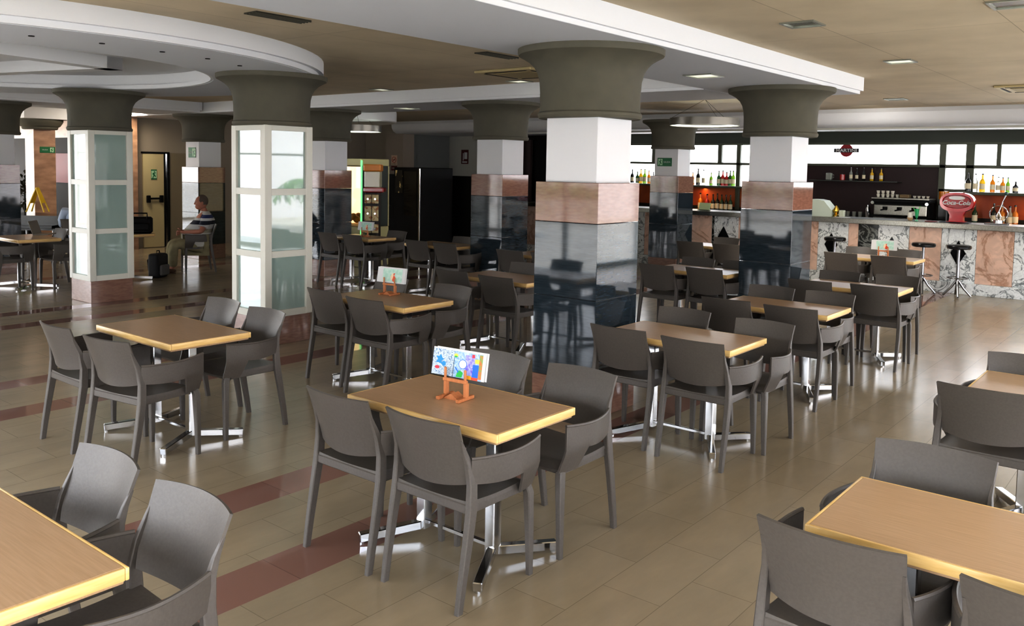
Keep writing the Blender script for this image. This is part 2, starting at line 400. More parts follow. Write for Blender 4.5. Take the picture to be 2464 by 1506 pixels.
wall('left_light_block', M_lwall, XW - .2, XW, 10.29, 14.96, 0, ZC)  # unseen solid stretch, added to cut daylight from the left glazing
wall('transom_light_block', M_lwall, XW - .25, XW - .18, YF, 10.25, 2.15, 2.8)  # unseen opaque strip, added to block daylight through the upper panes
facade('window_2', 'Y', YF, XW, 17.3, 1.83, 1)
facade('window_4', 'Y', 26.4, XW, 8.8, 1.63, 1)

# bar windows
wf = MB()
XP = 17.3
def fr(y0, y1, z0, z1, d0=-.05, d1=.06): wf.box(XP + d0, XP + d1, y0, y1, z0, z1, .004, 1)
panes = []
fr(YF, 10.75, 2.48, 2.53, -.07); fr(YF, 3.46, 2.05, 2.11); fr(3.46, 3.9, 2.05, 2.11); fr(3.9, 6.75, 2.06, 2.11, -.06); fr(6.75, 10.75, 2.055, 2.105)
fr(YF, 3.46, 1.58, 1.63, -.2); fr(6.75, 10.75, 1.565, 1.605, -.2); fr(3.46, 3.9, 1.61, 1.67)
for y0, y1, z0, z1 in ((3.33, 3.47, 1.6, 2.5), (3.80, 3.91, 1.1, 2.5), (4.24, 4.29, 2.1, 2.5), (2.91, 2.98, 2.1, 2.5), (6.62, 6.78, 1.6, 2.5), (8.22, 8.31, 1.6 + .5, 2.5), (7.79, 7.88, 1.1, 2.5), (9.85, 9.93, 2.1, 2.5), (1.0, 1.08, 1.6, 2.5)):
    fr(y0, y1, z0, z1)
bw = struct(wf.build('window_3', M_olive))
for y0, y1, z0, z1 in ((YF, 1.0, 2.11, 2.48), (1.08, 2.91, 2.11, 2.48), (2.98, 3.33, 2.11, 2.48), (3.47, 3.80, 2.11, 2.48), (3.91, 4.24, 2.11, 2.48), (4.29, 6.62, 2.11, 2.48), (6.78, 7.79, 2.105, 2.48), (7.88, 8.22, 2.105, 2.48), (8.31, 9.85, 2.105, 2.48), (9.93, 10.75, 2.105, 2.48),
                       (YF, 1.0, 1.63, 2.05), (1.08, 3.33, 1.63, 2.05), (3.47, 3.80, 1.67, 2.05), (6.78, 7.79, 1.605, 2.055), (7.88, 10.75, 1.605, 2.055)):
    MB().box(XP + .005, XP + .012, y0, y1, z0, z1).build('pane', M_opal, bw)

# back door and lobby details
dr = struct(MB().box(9.55, 9.62, 17.3, 18.15, .02, 2.1).build('door_1', M_cream)) if False else None
d1 = struct(MB().box(9.52, 10.0, 18.13, 18.19, .01, 2.08, .006).build('door_1', M_cream))
MB().box(9.60, 9.93, 18.09, 18.11, 1.07, 1.11).box(9.58, 9.66, 18.07, 18.13, 1.0, 1.16, .01).box(9.88, 9.96, 18.07, 18.13, 1.0, 1.16, .01).build('push_bar', M_black, d1)
MB().box(10.0, 10.03, 18.12, 18.19, .01, 2.12).box(10.09, 10.13, 18.12, 18.19, .01, 2.12).box(9.5, 10.13, 18.12, 18.19, 2.08, 2.12).build('door_frame', M_black, d1)
MB().box(10.03, 10.09, 18.14, 18.19, .01, 2.1).build('hinge_strip', M_chrome, d1)
d2 = struct(MB().box(10.13, 10.62, 18.14, 18.19, .01, 2.1, .005).build('door_2', mat('door_taupe', rgb(150, 136, 108), .6)))

# ------------------------------------------------------------------ columns
CAP = [(.30, 2.312), (.402, 2.312), (.412, 2.33), (.412, 2.35), (.400, 2.362), (.396, 2.40), (.397, 2.52), (.403, 2.60), (.42, 2.665), (.448, 2.715), (.49, 2.755), (.54, 2.785), (.572, 2.80), (.579, 2.815), (.579, 2.848)]
def sq(b, h, z0, z1, bev=.0, c=(0, 0)): b.box(c[0] - h, c[0] + h, c[1] - h, c[1] + h, z0, z1, bev); return b
def column(x, y, label, rz=0.0):
    t = thing('granite_column', label, 'column', (x, y, 0), rz, 'granite-clad columns with flared capitals')
    MB().lathe(CAP, 56).build('capital', M_cap, t)
    sq(MB(), .242, 1.81, 2.315, .004).build('plaster_shaft', M_white, t)
    sq(MB(), .297, 1.506, 1.814, .003).build('pink_granite_band', M_gpink, t)
    sq(MB(), .297, .92, 1.503, .003).build('dark_granite_panel', M_gdark, t)
    sq(MB(), .297, .283, .917, .003).build('dark_granite_panel', M_gdark, t)
    sq(MB(), .297, 0, .28, .003).build('pink_granite_base', M_gpink, t)
    return t
c1 = column(5.71, 3.86, 'front granite column standing beside the centre tables, largest in view')
c2 = column(9.43, 3.80, 'granite column right of the largest one, before the bar')
c3 = column(9.67, 8.09, 'granite column directly left of and behind the largest column')
c4 = column(14.5, 7.9, 'granite column with green exit sign standing close to the bar')
c5 = column(9.60, 11.95, 'granite column partly hidden behind the nearer glass-clad pillar')
c6 = column(9.5, 15.7, 'granite column behind the seated man in striped shirt')
c7 = column(5.68, 15.75, 'granite column cut off by the left edge of the picture')

def glass_pillar(x, y, label):
    t = thing('glass_clad_pillar', label, 'pillar', (x, y, 0), 0, 'glass-clad pillars under the round ceiling ring')
    MB().lathe(CAP, 56).build('capital', M_cap, t)
    sq(MB(), .288, 0, .30, .003).build('pink_granite_base', M_gpink, t)
    f = MB(); h = .303; st = .085; z0, z1 = .298, 2.314
    zs = [z0, z0 + .072, .93, .998, 1.585, 1.653, z1 - .055, z1]
    for sx in (-1, 1):
        for sy in (-1, 1):
            xs = sorted((sx * h, sx * (h - st))); ys = sorted((sy * h, sy * (h - st))); f.box(xs[0], xs[1], ys[0], ys[1], z0, z1, .004, 1)
    for k in range(0, 8, 2):
        za, zb = zs[k], zs[k + 1]; q = h - st; d = .035
        f.box(-q, q, -h + .003, -h + d, za, zb).box(-q, q, h - d, h - .003, za, zb).box(-h + .003, -h + d, -q, q, za, zb).box(h - d, h - .003, -q, q, za, zb)
    f.build('frame', M_frame, t)
    MB().box(-.2, .2, -.2, .2, z0, z1).build('core', mat('pillar_core', rgb(120, 140, 136), .8), t)
    q = h - st; p = h - .028
    for k in (1, 3, 5):
        za, zb = zs[k], zs[k + 1]
        for a in ((-q, q, -p, -p + .006), (-q, q, p - .006, p), (-p, -p + .006, -q, q), (p - .006, p, -q, q)):
            MB().box(*a, za, zb).build('glass_pane', M_frost, t)
    return t
g1 = glass_pillar(5.57, 7.86, 'nearer glass-clad pillar with white frame, left of centre')
g2 = glass_pillar(5.60, 11.82, 'farther glass-clad pillar with white frame, near left edge')

t = thing('stone_pillar', 'pink stone pillar with short dark capital at far left', 'pillar', (7.79, 19.09, 0))
sq(MB(), .215, 0, 2.55, .004).build('stone_shaft', M_stone, t)
MB().lathe([(.32, 2.53), (.34, 2.55), (.34, 2.58), (.38, 2.6), (.42, 2.66), (.44, 2.70), (.44, 2.74)], 48).build('capital', M_cap, t)
sq(MB(), .5, 2.74, 3.04, .0).build('ceiling_block', M_white, t)

# ------------------------------------------------------------------ chair
def make_chair(name, label, group, m=M_chair):
    t = thing(name, label, 'chair', (0, 0, 0), 0, group)
    # local: x across, y forward, rear feet at y=-.25, front feet at y=.25
    def seat(u, v):
        x = (u - .5) * .455; y = -.185 + v * .435
        z = .458 + .010 * (2 * u - 1) ** 2 - .012 * sin(pi * v) - .05 * max(0, (v - .82) / .18) ** 2 * .6
        return (x, y, z)
    s = MB().panel(seat, 12, 14, .018)
    s.box(-.222, .222, -.19, -.168, .418, .462, .005, 1).box(-.226, -.206, -.18, .20, .415, .46, .004, 1).box(.206, .226, -.18, .20, .415, .46, .004, 1).box(-.21, .21, .19, .212, .405, .44, .004, 1)
    s.build('seat', m, t)
    def back(u, v):
        k = 2 * u - 1; hw = .203 + (.226 - .203) * v ** .8; zb = .545 - .022 * (1 - k * k)
        z = zb + (.824 + .004 * (1 - k * k) - zb) * v
        y = -.163 - .088 * v ** 1.25 - .046 * (1 - k * k)
        return (k * hw, y, z)
    MB().panel(back, 18, 12, .011).build('backrest', m, t)
    for sx in (-1, 1):
        MB().legsweep([(sx * .232, -.246, 0), (sx * .233, -.228, .12), (sx * .234, -.196, .30), (sx * .232, -.172, .44), (sx * .228, -.166, .55), (sx * .218, -.180, .64), (sx * .214, -.204, .70), (sx * .217, -.228, .752)],
                      [(.013, .017), (.0145, .019), (.016, .022), (.017, .025), (.015, .023), (.012, .017), (.008, .012), (.005, .006)]).build('leg', m, t)
        MB().legsweep([(sx * .232, .248, 0), (sx * .228, .247, .2), (sx * .222, .243, .40), (sx * .216, .232, .435), (sx * .206, .215, .45)],
                      [(.013, .014), (.016, .018), (.019, .022), (.019, .022), (.014, .016)]).build('leg', m, t)
        def arm(u, v):
            y = -.172 + .435 * u
            bow = .228 + .052 * sin(pi * min(1, u * .92)) ** .9 + .022 * u
            zt = .662 + .012 * u - .008 * sin(pi * u)
            e = min(1, max(0, (u - .64) / .09)); e = e * e * (3 - 2 * e)
            zb = .552 - .012 * sin(pi * min(1, u / .75)) - e * .118
            z = zb + (zt - zb) * v
            low = max(0, (.545 - z) / .11)
            return (sx * (bow - .044 * low), y, z)
        a = MB().panel(arm, 22, 8, .012)
        a.tube([arm(u / 22, 1.0) for u in range(23)], .0085, 6)
        a.build('armrest', m, t)
    return t

TABLES = {}
def make_table(name, label, loc, W=.60, Ln=1.0, group='wood-topped tables'):
    t = thing(name, label, 'table', (loc[0], loc[1], 0), 0, group)
    h = W / 2; l = Ln / 2
    MB().box(-h + .012, h - .012, -l + .012, l - .012, .70, .7515, .002, 1).build('tabletop', M_top, t)
    e = MB()
    for a in ((-h, -h + .013, -l, l), (h - .013, h, -l, l), (-h + .013, h - .013, -l, -l + .013), (-h + .013, h - .013, l - .013, l)):
        e.box(*a, .712, .751, .004, 2)
    e.build('edge_band', M_edge, t)
    for s in (-1, 1):
        MB().box(-.03, .03, s * .235 - .03, s * .235 + .03, .035, .69, .005, 1).build('post', M_chrome, t)
        MB().box(-.16, .16, s * .235 - .045, s * .235 + .045, .688, .70, .002, 1).build('mounting_plate', M_blackgl, t)
        for q in (-1, 1):
            f = MB(); f.bar((q * .02, s * .245, .055), (q * .30, s * .40, .03), .045, .045, .004)
            f.lathe([(.016, 0), (.016, .02)], 10, (q * .285, s * .392, 0)); f.build('foot', M_chrome, t)
    MB().bar((0, -.235, .075), (0, .235, .075), .022, .022, .003).build('stretcher', M_chrome, t)
    return t

tproto = None
def table(x, y, label, rz=0):
    global tproto
    if tproto is None: tproto = make_table('dining_table', label, (x, y)); return tproto
    return dup(tproto, (x, y, 0), rz, label)
cproto = None
def chair(x, y, rz, label):
    global cproto
    if cproto is None:
        cproto = make_chair('armchair', label, 'dark grey plastic armchairs at the tables'); cproto.location = (x, y, 0); cproto.rotation_euler = (0, 0, rz); return cproto
    return dup(cproto, (x, y, 0), rz, label)
RX, LX = -pi / 2, pi / 2     # chair facing +X / facing -X
# near row chairs: given rear (back-top) X and centre Y
def near(xr, y, lab, a=0): return chair(xr + .25 - .01, y, RX + radians(a), lab)
def far(xr, y, lab, a=0): return chair(xr - .25 + .01, y, LX + radians(a), lab)

def setup(tx, ty, tdesc, tlab, chairs):
    table(tx, ty, tlab)
    for kind, xr, y, side, a in chairs:
        lab = 'dark grey armchair, %s seat of %s' % (side, tdesc)
        (near if kind == 'n' else far)(xr, y, lab, a)
NL, NR, FL, FR = 'near-side left', 'near-side right', 'far-side left', 'far-side right'
setup(3.13, 2.86, 'the foreground card table', 'wood-topped table in the centre foreground holding a colourful card stand',
      [('n', 2.64, 3.20, NL, 0), ('n', 2.65, 2.635, NR, 0), ('f', 3.85, 2.62, FR, 0), ('f', 3.84, 3.20, FL, 0)])
setup(.885, 2.86, 'the table cropped at bottom left', 'wood-topped table cropped by the bottom left corner of the picture',
      [('f', 1.48, 2.545, FR, 0), ('f', 1.485, 3.13, FL, 0)])
setup(3.10, .49, 'the table cropped at bottom right', 'wood-topped table cropped by the bottom right corner of the picture',
      [('n', 2.61, .845, NL, 0), ('n', 2.59, .25, NR, 0), ('f', 3.69, .80, FL, 0)])
setup(5.50, .49, 'the table cropped at the right edge', 'wood-topped table cropped by the right edge of the picture',
      [('n', 4.96, .85, NL, 0), ('f', 6.02, .80, FL, 0)])
setup(3.14, 5.60, 'the bare table left of centre', 'bare wood-topped table left of centre, before the nearer glass-clad pillar',
      [('n', 2.49, 5.91, NL, 0), ('n', 2.50, 5.27, NR, 9), ('f', 3.79, 5.43, FR, 0), ('f', 3.84, 6.08, FL, 0)])
setup(5.17, 5.58, 'the pale-card table right of the glass pillar', 'wood-topped table holding a pale card, right of the nearer glass-clad pillar',
      [('n', 4.77, 5.97, NL, 0), ('n', 4.68, 5.34, NR, 0), ('f', 5.76, 5.36, FR, 0), ('f', 5.76, 6.18, FL, 0)])
setup(7.08, 5.80, 'the table left of the largest column', 'bare table half hidden behind the left side of the largest column',
      [('n', 6.61, 6.17, NL, 0), ('n', 6.56, 5.52, NR, 0), ('f', 7.72, 6.05, FL, 0)])
setup(5.50, 2.87, 'the table just right of the largest column', 'bare table just right of the largest column, first of the right row',
      [('n', 5.08, 3.15, NL, 0), ('n', 5.04, 2.56, NR, 0), ('f', 6.03, 2.49, FR, 0), ('f', 6.10, 3.18, FL, 0)])
setup(7.36, 2.88, 'the second table of the right row', 'second wood-topped table of the row leading from the largest column to the stools',
      [('n', 6.88, 3.19, NL, 0), ('n', 6.85, 2.61, NR, 0), ('f', 7.93, 2.66, FR, 0), ('f', 7.94, 3.22, FL, 0)])
setup(9.22, 2.84, 'the third table of the right row', 'third wood-topped table of the right row, beside the second granite column',
      [('n', 8.71, 3.13, NL, 0), ('n', 8.78, 2.52, NR, 0), ('f', 9.82, 2.58, FR, 0), ('f', 9.74, 3.17, FL, 0)])
setup(12.62, 3.54, 'the card table nearest the stools', 'wood-topped table with a pale card, nearest to the bar stools',
      [('n', 12.08, 3.93, NL, 0), ('n', 12.07, 3.30, NR, 0), ('f', 13.28, 3.40, FR, 0), ('f', 13.22, 4.00, FL, 0)])
setup(9.30, 4.67, 'the table between the two big columns', 'bare table seen between the largest column and the one right of it',
      [('n', 8.78, 4.95, NL, 0), ('n', 8.85, 4.38, NR, 0), ('f', 9.85, 4.96, FL, 0), ('f', 9.85, 4.40, FR, 0)])
setup(12.55, 5.90, 'the dark table close to the exit-sign column', 'bare table in shade before the column with exit sign',
      [('n', 12.03, 6.21, NL, 0), ('n', 12.06, 5.62, NR, 0), ('f', 13.2, 6.15, FL, 0)])
setup(9.30, 10.70, 'the table before the toy vending machines', 'table with a card stand in front of the toy vending machines',
      [('n', 8.80, 10.95, NL, 0), ('n', 8.84, 10.40, NR, 0), ('f', 9.9, 10.5, FR, 0)])
setup(9.34, 8.93, 'the shaded table behind the pale card', 'bare table in shade just left of the middle granite column',
      [('n', 8.90, 9.03, NL, 0), ('n', 8.88, 8.44, NR, 0), ('f', 9.88, 8.98, FR, 0)])
setup(9.30, 6.90, 'the table behind the largest column', 'bare table mostly hidden behind the left edge of the largest column',
      [('n', 8.81, 7.18, NL, 0), ('n', 8.82, 6.6, NR, 0)])
setup(5.36, 13.70, 'the table at the left edge', 'wood-topped table at the left edge beyond the farther glass pillar',
      [('n', 4.80, 13.55, NR, 0), ('f', 6.0, 13.35, FR, 0), ('f', 6.02, 14.05, FL, 0)])
setup(6.80, 13.66, "the seated man's table", 'wood-topped table in front of the seated man, holding a black bag', [])
chair(8.2, 13.72, radians(68), 'dark armchair in which the man in striped shirt sits')
chair(9.45, 13.3, radians(80), 'dark armchair in deep shade right behind the seated man')

# card stands
def card_stand(x, y, rz, label, style):
    t = thing('card_stand', label, 'card stand', (x, y, .7515), rz, 'wooden card stands on the tables')
    for s in (-1, 1):
        MB().box(s * .062 - .010, s * .062 + .010, -.012, .012, .016, .085, .002, 1).box(s * .062 - .007, s * .062 + .007, -.014, -.004, .08, .155, .003, 1).build('upright', M_orwood, t)
        MB().box(s * .062 - .011, s * .062 + .011, -.075, .06, 0, .017, .003, 1).build('foot', M_orwood, t)
    MB().box(-.075, .075, -.016, -.002, .085, .102, .002, 1).build('crossbar', M_orwood, t)
    MB().prism([(-.05, 0), (.034, 0), (.034, .006), (-.008, .03), (-.05, .006)], -.035, .03, 'Y').build('base_block', M_orwood, t)
    tilt = Matrix.Rotation(radians(-10), 4, 'X'); tilt.translation = (0, .004, .104)
    W_, H_ = .165, .14
    c = MB(); c.box(-W_, W_, .002, .004, .002, H_, xf=tilt)
    mats = [M_paper]
    if style == 'colour':
        mats += [mottled('art_sky', rgb(120, 164, 206), rgb(196, 214, 222), nscale=40, rough=.5, geo=False, distort=2),
                 mottled('art_scribble', rgb(196, 208, 216), rgb(60, 110, 160), nscale=60, rough=.5, geo=False, distort=3, lo=.5, hi=.62),
                 mat('art_blue', rgb(10, 110, 220), .5), mat('art_green', rgb(20, 180, 70), .5), mat('art_teal', rgb(20, 140, 200), .5), mat('art_red', rgb(200, 50, 70), .5),
                 mottled('art_violet', rgb(110, 90, 210), rgb(190, 190, 245), nscale=35, rough=.5, geo=False, distort=2), mat('art_gold', rgb(240, 170, 30), .5),
                 mottled('art_mix', rgb(220, 120, 60), rgb(120, 170, 90), nscale=60, rough=.5, geo=False), mat('art_orange', rgb(226, 80, 40), .5), mat('art_yellow', rgb(240, 220, 80), .5)]
        def rc(mi, u0, u1, v0, v1, d=.0004): c.mi = mi; c.box(-W_ + u0 * 2 * W_, -W_ + u1 * 2 * W_, .002 - d, .002, .002 + v0 * H_, .002 + v1 * H_, xf=tilt)
        def pl(mi, pts, d=.0008): c.mi = mi; c.prism([(-W_ + u * 2 * W_, .002 + v * H_) for u, v in pts], .002 - d, .002, 'Y', xf=tilt)
        def ci(mi, u, v, ru, rv, d=.0008, n=18): pl(mi, [(u + ru * cos(2 * pi * k / n), v + rv * sin(2 * pi * k / n)) for k in range(n)], d)
        rc(2, 0, .42, .0, .94); rc(1, .40, .94, .0, .94)
        rc(7, .62, .80, .15, .85, .0006); rc(9, .88, .94, .06, .92, .0006); rc(3, .77, .88, .1, .55, .0008); rc(8, .66, .76, .0, .13, .0009); rc(10, .76, .88, .0, .10, .0009); rc(11, .80, .88, .6, .75, .0009); rc(6, .74, .79, .78, .9, .0009)
        ci(3, .58, .5, .078, .17, .0009); ci(0, .58, .5, .068, .15, .0012)
        pl(4, [(.47, .02), (.58, .02), (.60, .2), (.55, .26), (.5, .25)], .001); pl(3, [(.44, .34), (.45, .38), (.52, .2), (.50, .18)], .0012)
        pl(5, [(.06, .42), (.1, .55), (.06, .66), (.12, .66), (.15, .74), (.18, .62), (.22, .58), (.17, .5), (.19, .38), (.12, .44)], .001); ci(6, .1, .26, .045, .06); ci(5, .22, .42, .04, .09, .0007); ci(11, .44, .78, .04, .07); ci(4, .44, .74, .03, .03, .001)
    else:
        mats += [mottled('art_pale_green', rgb(176, 214, 196), rgb(206, 226, 214), nscale=30, rough=.5, geo=False), mat('art_orange', rgb(226, 80, 40), .5), mat('art_cream', rgb(240, 214, 180), .5)]
        c.mi = 1; c.box(-W_ * .6, W_ * .78, .0014, .002, .012, H_ * .93, xf=tilt)
        c.mi = 2; c.prism([(.02, .02), (.045, .012), (.055, .05), (.035, .07), (.045, .095), (.02, .085), (.012, .06)], .0008, .002, 'Y', xf=tilt)
        c.mi = 3; c.prism([(.0, .03), (.018, .03), (.03, .075), (.015, .095), (-.005, .06)], .0004, .002, 'Y', xf=tilt)
    c.build('picture_card', mats, t)
    b2 = MB(); b2.box(-W_ + .018, W_ + .012, .006, .0075, .004, H_ + .004, xf=tilt); b2.build('backing_card', M_paper, t)
    return t
card_stand(3.15, 2.90, radians(-84), 'wooden stand with colourful painted card on the foreground table', 'colour')
card_stand(5.31, 5.72, radians(-84), 'wooden stand with pale green card right of the nearer glass pillar', 'pale')
card_stand(12.62, 3.52, radians(-84), 'wooden stand with pale card on the table before the bar stools', 'pale')
card_stand(9.30, 10.62, radians(-84), 'wooden stand with card on the table before the toy vending machines', 'pale')

# ------------------------------------------------------------------ bar counter
bc = thing('bar_counter', 'long marble-fronted bar counter with steel-grey top under the bright windows', 'bar counter', (15.42, 5.0, 0))
def W2(o): o.location = (-15.42, -5.0, 0); return o
W2(MB().box(15.24, 15.95, -1.6, 12.2, 1.06, 1.145, .006).build('countertop', M_steel, bc))
W2(MB().box(15.35, 15.9, -1.6, 12.2, 0, .18, .004).build('plinth', M_wm, bc))
ys = [(12.2, 11.7, 'p'), (11.7, 11.2, 'w'), (11.2, 10.7, 'p'), (10.7, 10.2, 'w'), (10.2, 9.6, 'p'), (9.6, 9.0, 'w'), (9.0, 8.5, 'p'), (8.5, 7.94, 'w'), (7.94, 7.5, 'p'), (7.5, 7.45, 'k'), (7.45, 6.95, 'w'), (6.95, 6.45, 'p'), (6.45, 5.95, 'w'), (5.95, 5.43, 'p'), (5.43, 4.9, 'w'), (4.9, 4.73, 'p'), (4.73, 4.4, 'k'), (4.4, 3.9, 'w'), (3.9, 3.4, 'p'), (3.4, 2.88, 'w'), (2.88, 2.35, 'p'), (2.35, 1.8, 'w'), (1.8, 1.3, 'p'), (1.3, .8, 'w'), (.8, .3, 'p'), (.3, -.3, 'w'), (-.3, -.9, 'p'), (-.9, -1.6, 'w')]
for a, b_, k in ys:
    W2(MB().box(15.42, 15.85, b_ + .002, a - .002, .18, 1.06, .002, 1).build('marble_panel', {'p': M_pm, 'w': M_wm, 'k': M_km}[k], bc))
for yc in (7.25, 5.19, 4.17, 3.14, 10.45, 9.3):
    W2(MB().prism([(yc, .86), (yc + .115, .655), (yc, .45), (yc - .115, .655)], 15.408, 15.425, 'X').build('diamond_inlay', M_blackgl, bc))
# back counter
bk = thing('back_counter', 'dark work counter along the wall behind the bar', 'counter', (17.0, 5, 0))
o = MB().box(16.75, 17.28, -1.6, 10.7, 0, 1.02).build('cabinet', M_black, bk); o.location = (-17, -5, 0)
o = MB().box(16.70, 17.29, -1.6, 10.7, 1.02, 1.06, .004).build('worktop', mat('dark_worktop', rgb(40, 40, 40), .3), bk); o.location = (-17, -5, 0)
sh = tag(MB().box(16.98, 17.29, 4.55, 6.2, 1.765, 1.785, .002, 1).build('bottle_shelf', mat('shelf_glass', rgb(60, 62, 58), .2)), 'thin dark shelf on the red recess wall behind the bar', 'shelf')

# stools
def make_stool(x, y, label):
    t = thing('bar_stool', label, 'bar stool', (x, y, 0), .3, 'round black bar stools at the counter')
    MB().lathe([(.02, .755), (.165, .76), (.178, .775), (.18, .80), (.17, .818), (.14, .826), (.0, .828)], 32, cap=False).build('seat', mat('stool_seat', rgb(16, 16, 18), .25), t)
    MB().lathe([(.03, .20), (.026, .22), (.026, .5), (.021, .52), (.021, .75), (.05, .757)], 18).build('column', M_stool, t)
    MB().tube([(.15 * cos(2 * pi * k / 24), .15 * sin(2 * pi * k / 24), .30) for k in range(24)], .009, 8, True).tube([(-.15, 0, .30), (.15, 0, .30)], .008).build('footrest', M_stool, t)
    for k in range(4):
        a = k * pi / 2
        MB().tube([(.02 * cos(a), .02 * sin(a), .25), (.09 * cos(a), .09 * sin(a), .14), (.20 * cos(a), .20 * sin(a), .015)], [.02, .018, .016], 8).build('leg', M_stool, t)
    return t
make_stool(14.98, 3.04, 'black bar stool with chrome legs, rightmost at the counter')
make_stool(14.98, 3.56, 'black bar stool, second from the right, behind the card table')
make_stool(14.98, 4.98, 'black bar stool beside the second granite column, seat just visible')

# ------------------------------------------------------------------ bottles, glasses
def bottle(x, y, z, h, r, m, label, group, cap=M_dbot, lab=True, neck=.38):
    t = thing('bottle', label, 'bottle', (x, y, z), 0, group)
    hb = h * (1 - neck)
    MB().lathe([(r * .9, 0), (r, .006), (r, hb * .9), (r * .8, hb), (r * .36, hb + h * .09), (r * .3, h * .94), (r * .34, h * .945), (r * .34, h * .97)], 14).build('body', m, t)
    MB().lathe([(r * .38, h * .93), (r * .38, h), (r * .3, h * 1.005)], 12).build('cap', cap, t)
    if lab: MB().lathe([(r * 1.02, hb * .25), (r * 1.02, hb * .72)], 14, cap=False).build('label', M_label, t)
    return t
random.seed(3)
ordn = ['first', 'second', 'third', 'fourth', 'fifth', 'sixth', 'seventh', 'eighth', 'ninth', 'tenth', 'eleventh', 'twelfth', 'thirteenth', 'fourteenth', 'fifteenth', 'sixteenth']
GR, GL, GD, GE = 'bottles on the right window ledge', 'bottles on the left window ledge', 'bottles on the red recess shelf', 'bottles standing on the back counter'
def row(items, z, x, place, group):
    for i, (y, h, r, m, nm) in enumerate(items):
        bottle(x, y, z, h, r, m, '%s bottle, %s from the left %s' % (nm, ordn[i], place), group)
row([(3.40, .34, .046, M_dbot, 'dark'), (3.28, .33, .04, M_clear, 'grey glass'), (3.17, .33, .05, M_yel2, 'yellow'), (3.01, .31, .042, M_amber, 'amber'), (2.92, .28, .04, M_clear, 'clear'), (2.85, .27, .04, M_amber, 'golden'), (2.77, .27, .035, M_lgreen, 'pale green'), (2.65, .2, .05, M_dbot, 'squat dark')],
    1.632, 17.2, 'on the ledge above the orange wall, right', GR)
row([(10.4, .32, .045, M_dbot, 'dark'), (10.26, .27, .045, M_gbot, 'green'), (10.17, .33, .045, M_yel2, 'yellow'), (10.07, .33, .045, M_lgreen, 'lime'), (9.96, .3, .04, M_amber, 'amber'), (9.84, .27, .04, M_dbot, 'small dark'), (8.86, .28, .04, M_amber, 'golden'), (8.73, .36, .048, M_dbot, 'tall dark'), (8.6, .34, .042, M_clear, 'clear'), (8.42, .28, .04, M_lgreen, 'pale green'), (8.24, .32, .045, M_gbot, 'green'), (8.15, .33, .045, M_rbot, 'red'), (8.06, .30, .05, M_rbot, 'squat red'), (7.98, .33, .046, M_gbot, 'dark green'), (7.91, .33, .046, M_lgreen, 'lime green')],
    1.607, 17.2, 'on the far ledge', GL)
row([(6.0, .16, .04, M_dbot, 'short jar-like')], 1.786, 17.12, 'on the red recess shelf', GD) if False else None
row([(5.44, .25, .032, M_clear, 'clear'), (5.33, .24, .03, M_dbot, 'dark'), (5.20, .25, .03, M_dbot, 'slim dark'), (5.05, .24, .034, M_yel2, 'yellow-capped'), (4.88, .24, .034, M_yel2, 'last yellow-capped')], 1.786, 17.12, 'on the red recess shelf', GD)
row([(8.62, .38, .05, M_amber, 'amber'), (8.46, .36, .05, M_rbot, 'reddish'), (8.32, .36, .045, M_dbot, 'dark'), (8.22, .38, .045, M_dbot, 'tall dark'), (8.12, .36, .045, M_gbot, 'dark green'), (8.02, .36, .045, M_dbot, 'black'), (7.92, .36, .045, M_gbot, 'deep green')], 1.06, 17.12, 'on the back counter, left of the right column', GE)
row([(3.25, .36, .045, M_gbot, 'green'), (2.95, .38, .045, M_dbot, 'dark'), (2.82, .36, .05, M_amber, 'amber'), (2.70, .34, .055, M_clear, 'clear'), (2.62, .36, .05, M_amber, 'golden')], 1.06, 17.12, 'on the back counter at the right', GE)
# jar and mug on the recess shelf
t = tag(MB().lathe([(.045, 0), (.05, .005), (.05, .11), (.046, .112), (.044, .012)], 16, (17.12, 5.60, 1.786)).build('jar', M_rbot), 'red jar on the recess shelf, left of the bottles', 'jar')
t = thing('glass_mug', 'pale square glass mug at the left end of the recess shelf', 'mug', (17.12, 5.86, 1.786))
MB().box(-.05, .05, -.055, .055, 0, .14, .012).build('body', M_clear, t)
MB().tube([(0, -.055, .11), (0, -.09, .1), (0, -.09, .05), (0, -.055, .04)], .008).build('handle', M_clear, t)
for i, y in enumerate((5.56, 5.43, 5.31, 5.2)):
    tag(MB().lathe([(.028, 0), (.04, .13), (.036, .13), (.025, .01)], 14, (17.0, y, 1.061)).build('drinking_glass', M_clear), 'drinking glass, %s from the left on the dark back counter' % ordn[i], 'glass', 'glasses on the back counter')
t = thing('cocktail_shaker', 'steel cocktail shaker left of the coffee machine', 'shaker', (17.0, 5.06, 1.06))
MB().lathe([(.035, 0), (.045, .1), (.045, .17)], 16).build('tin', M_chrome, t); MB().lathe([(.045, .17), (.03, .23), (.018, .24), (.018, .27)], 16).build('lid', M_chrome, t)

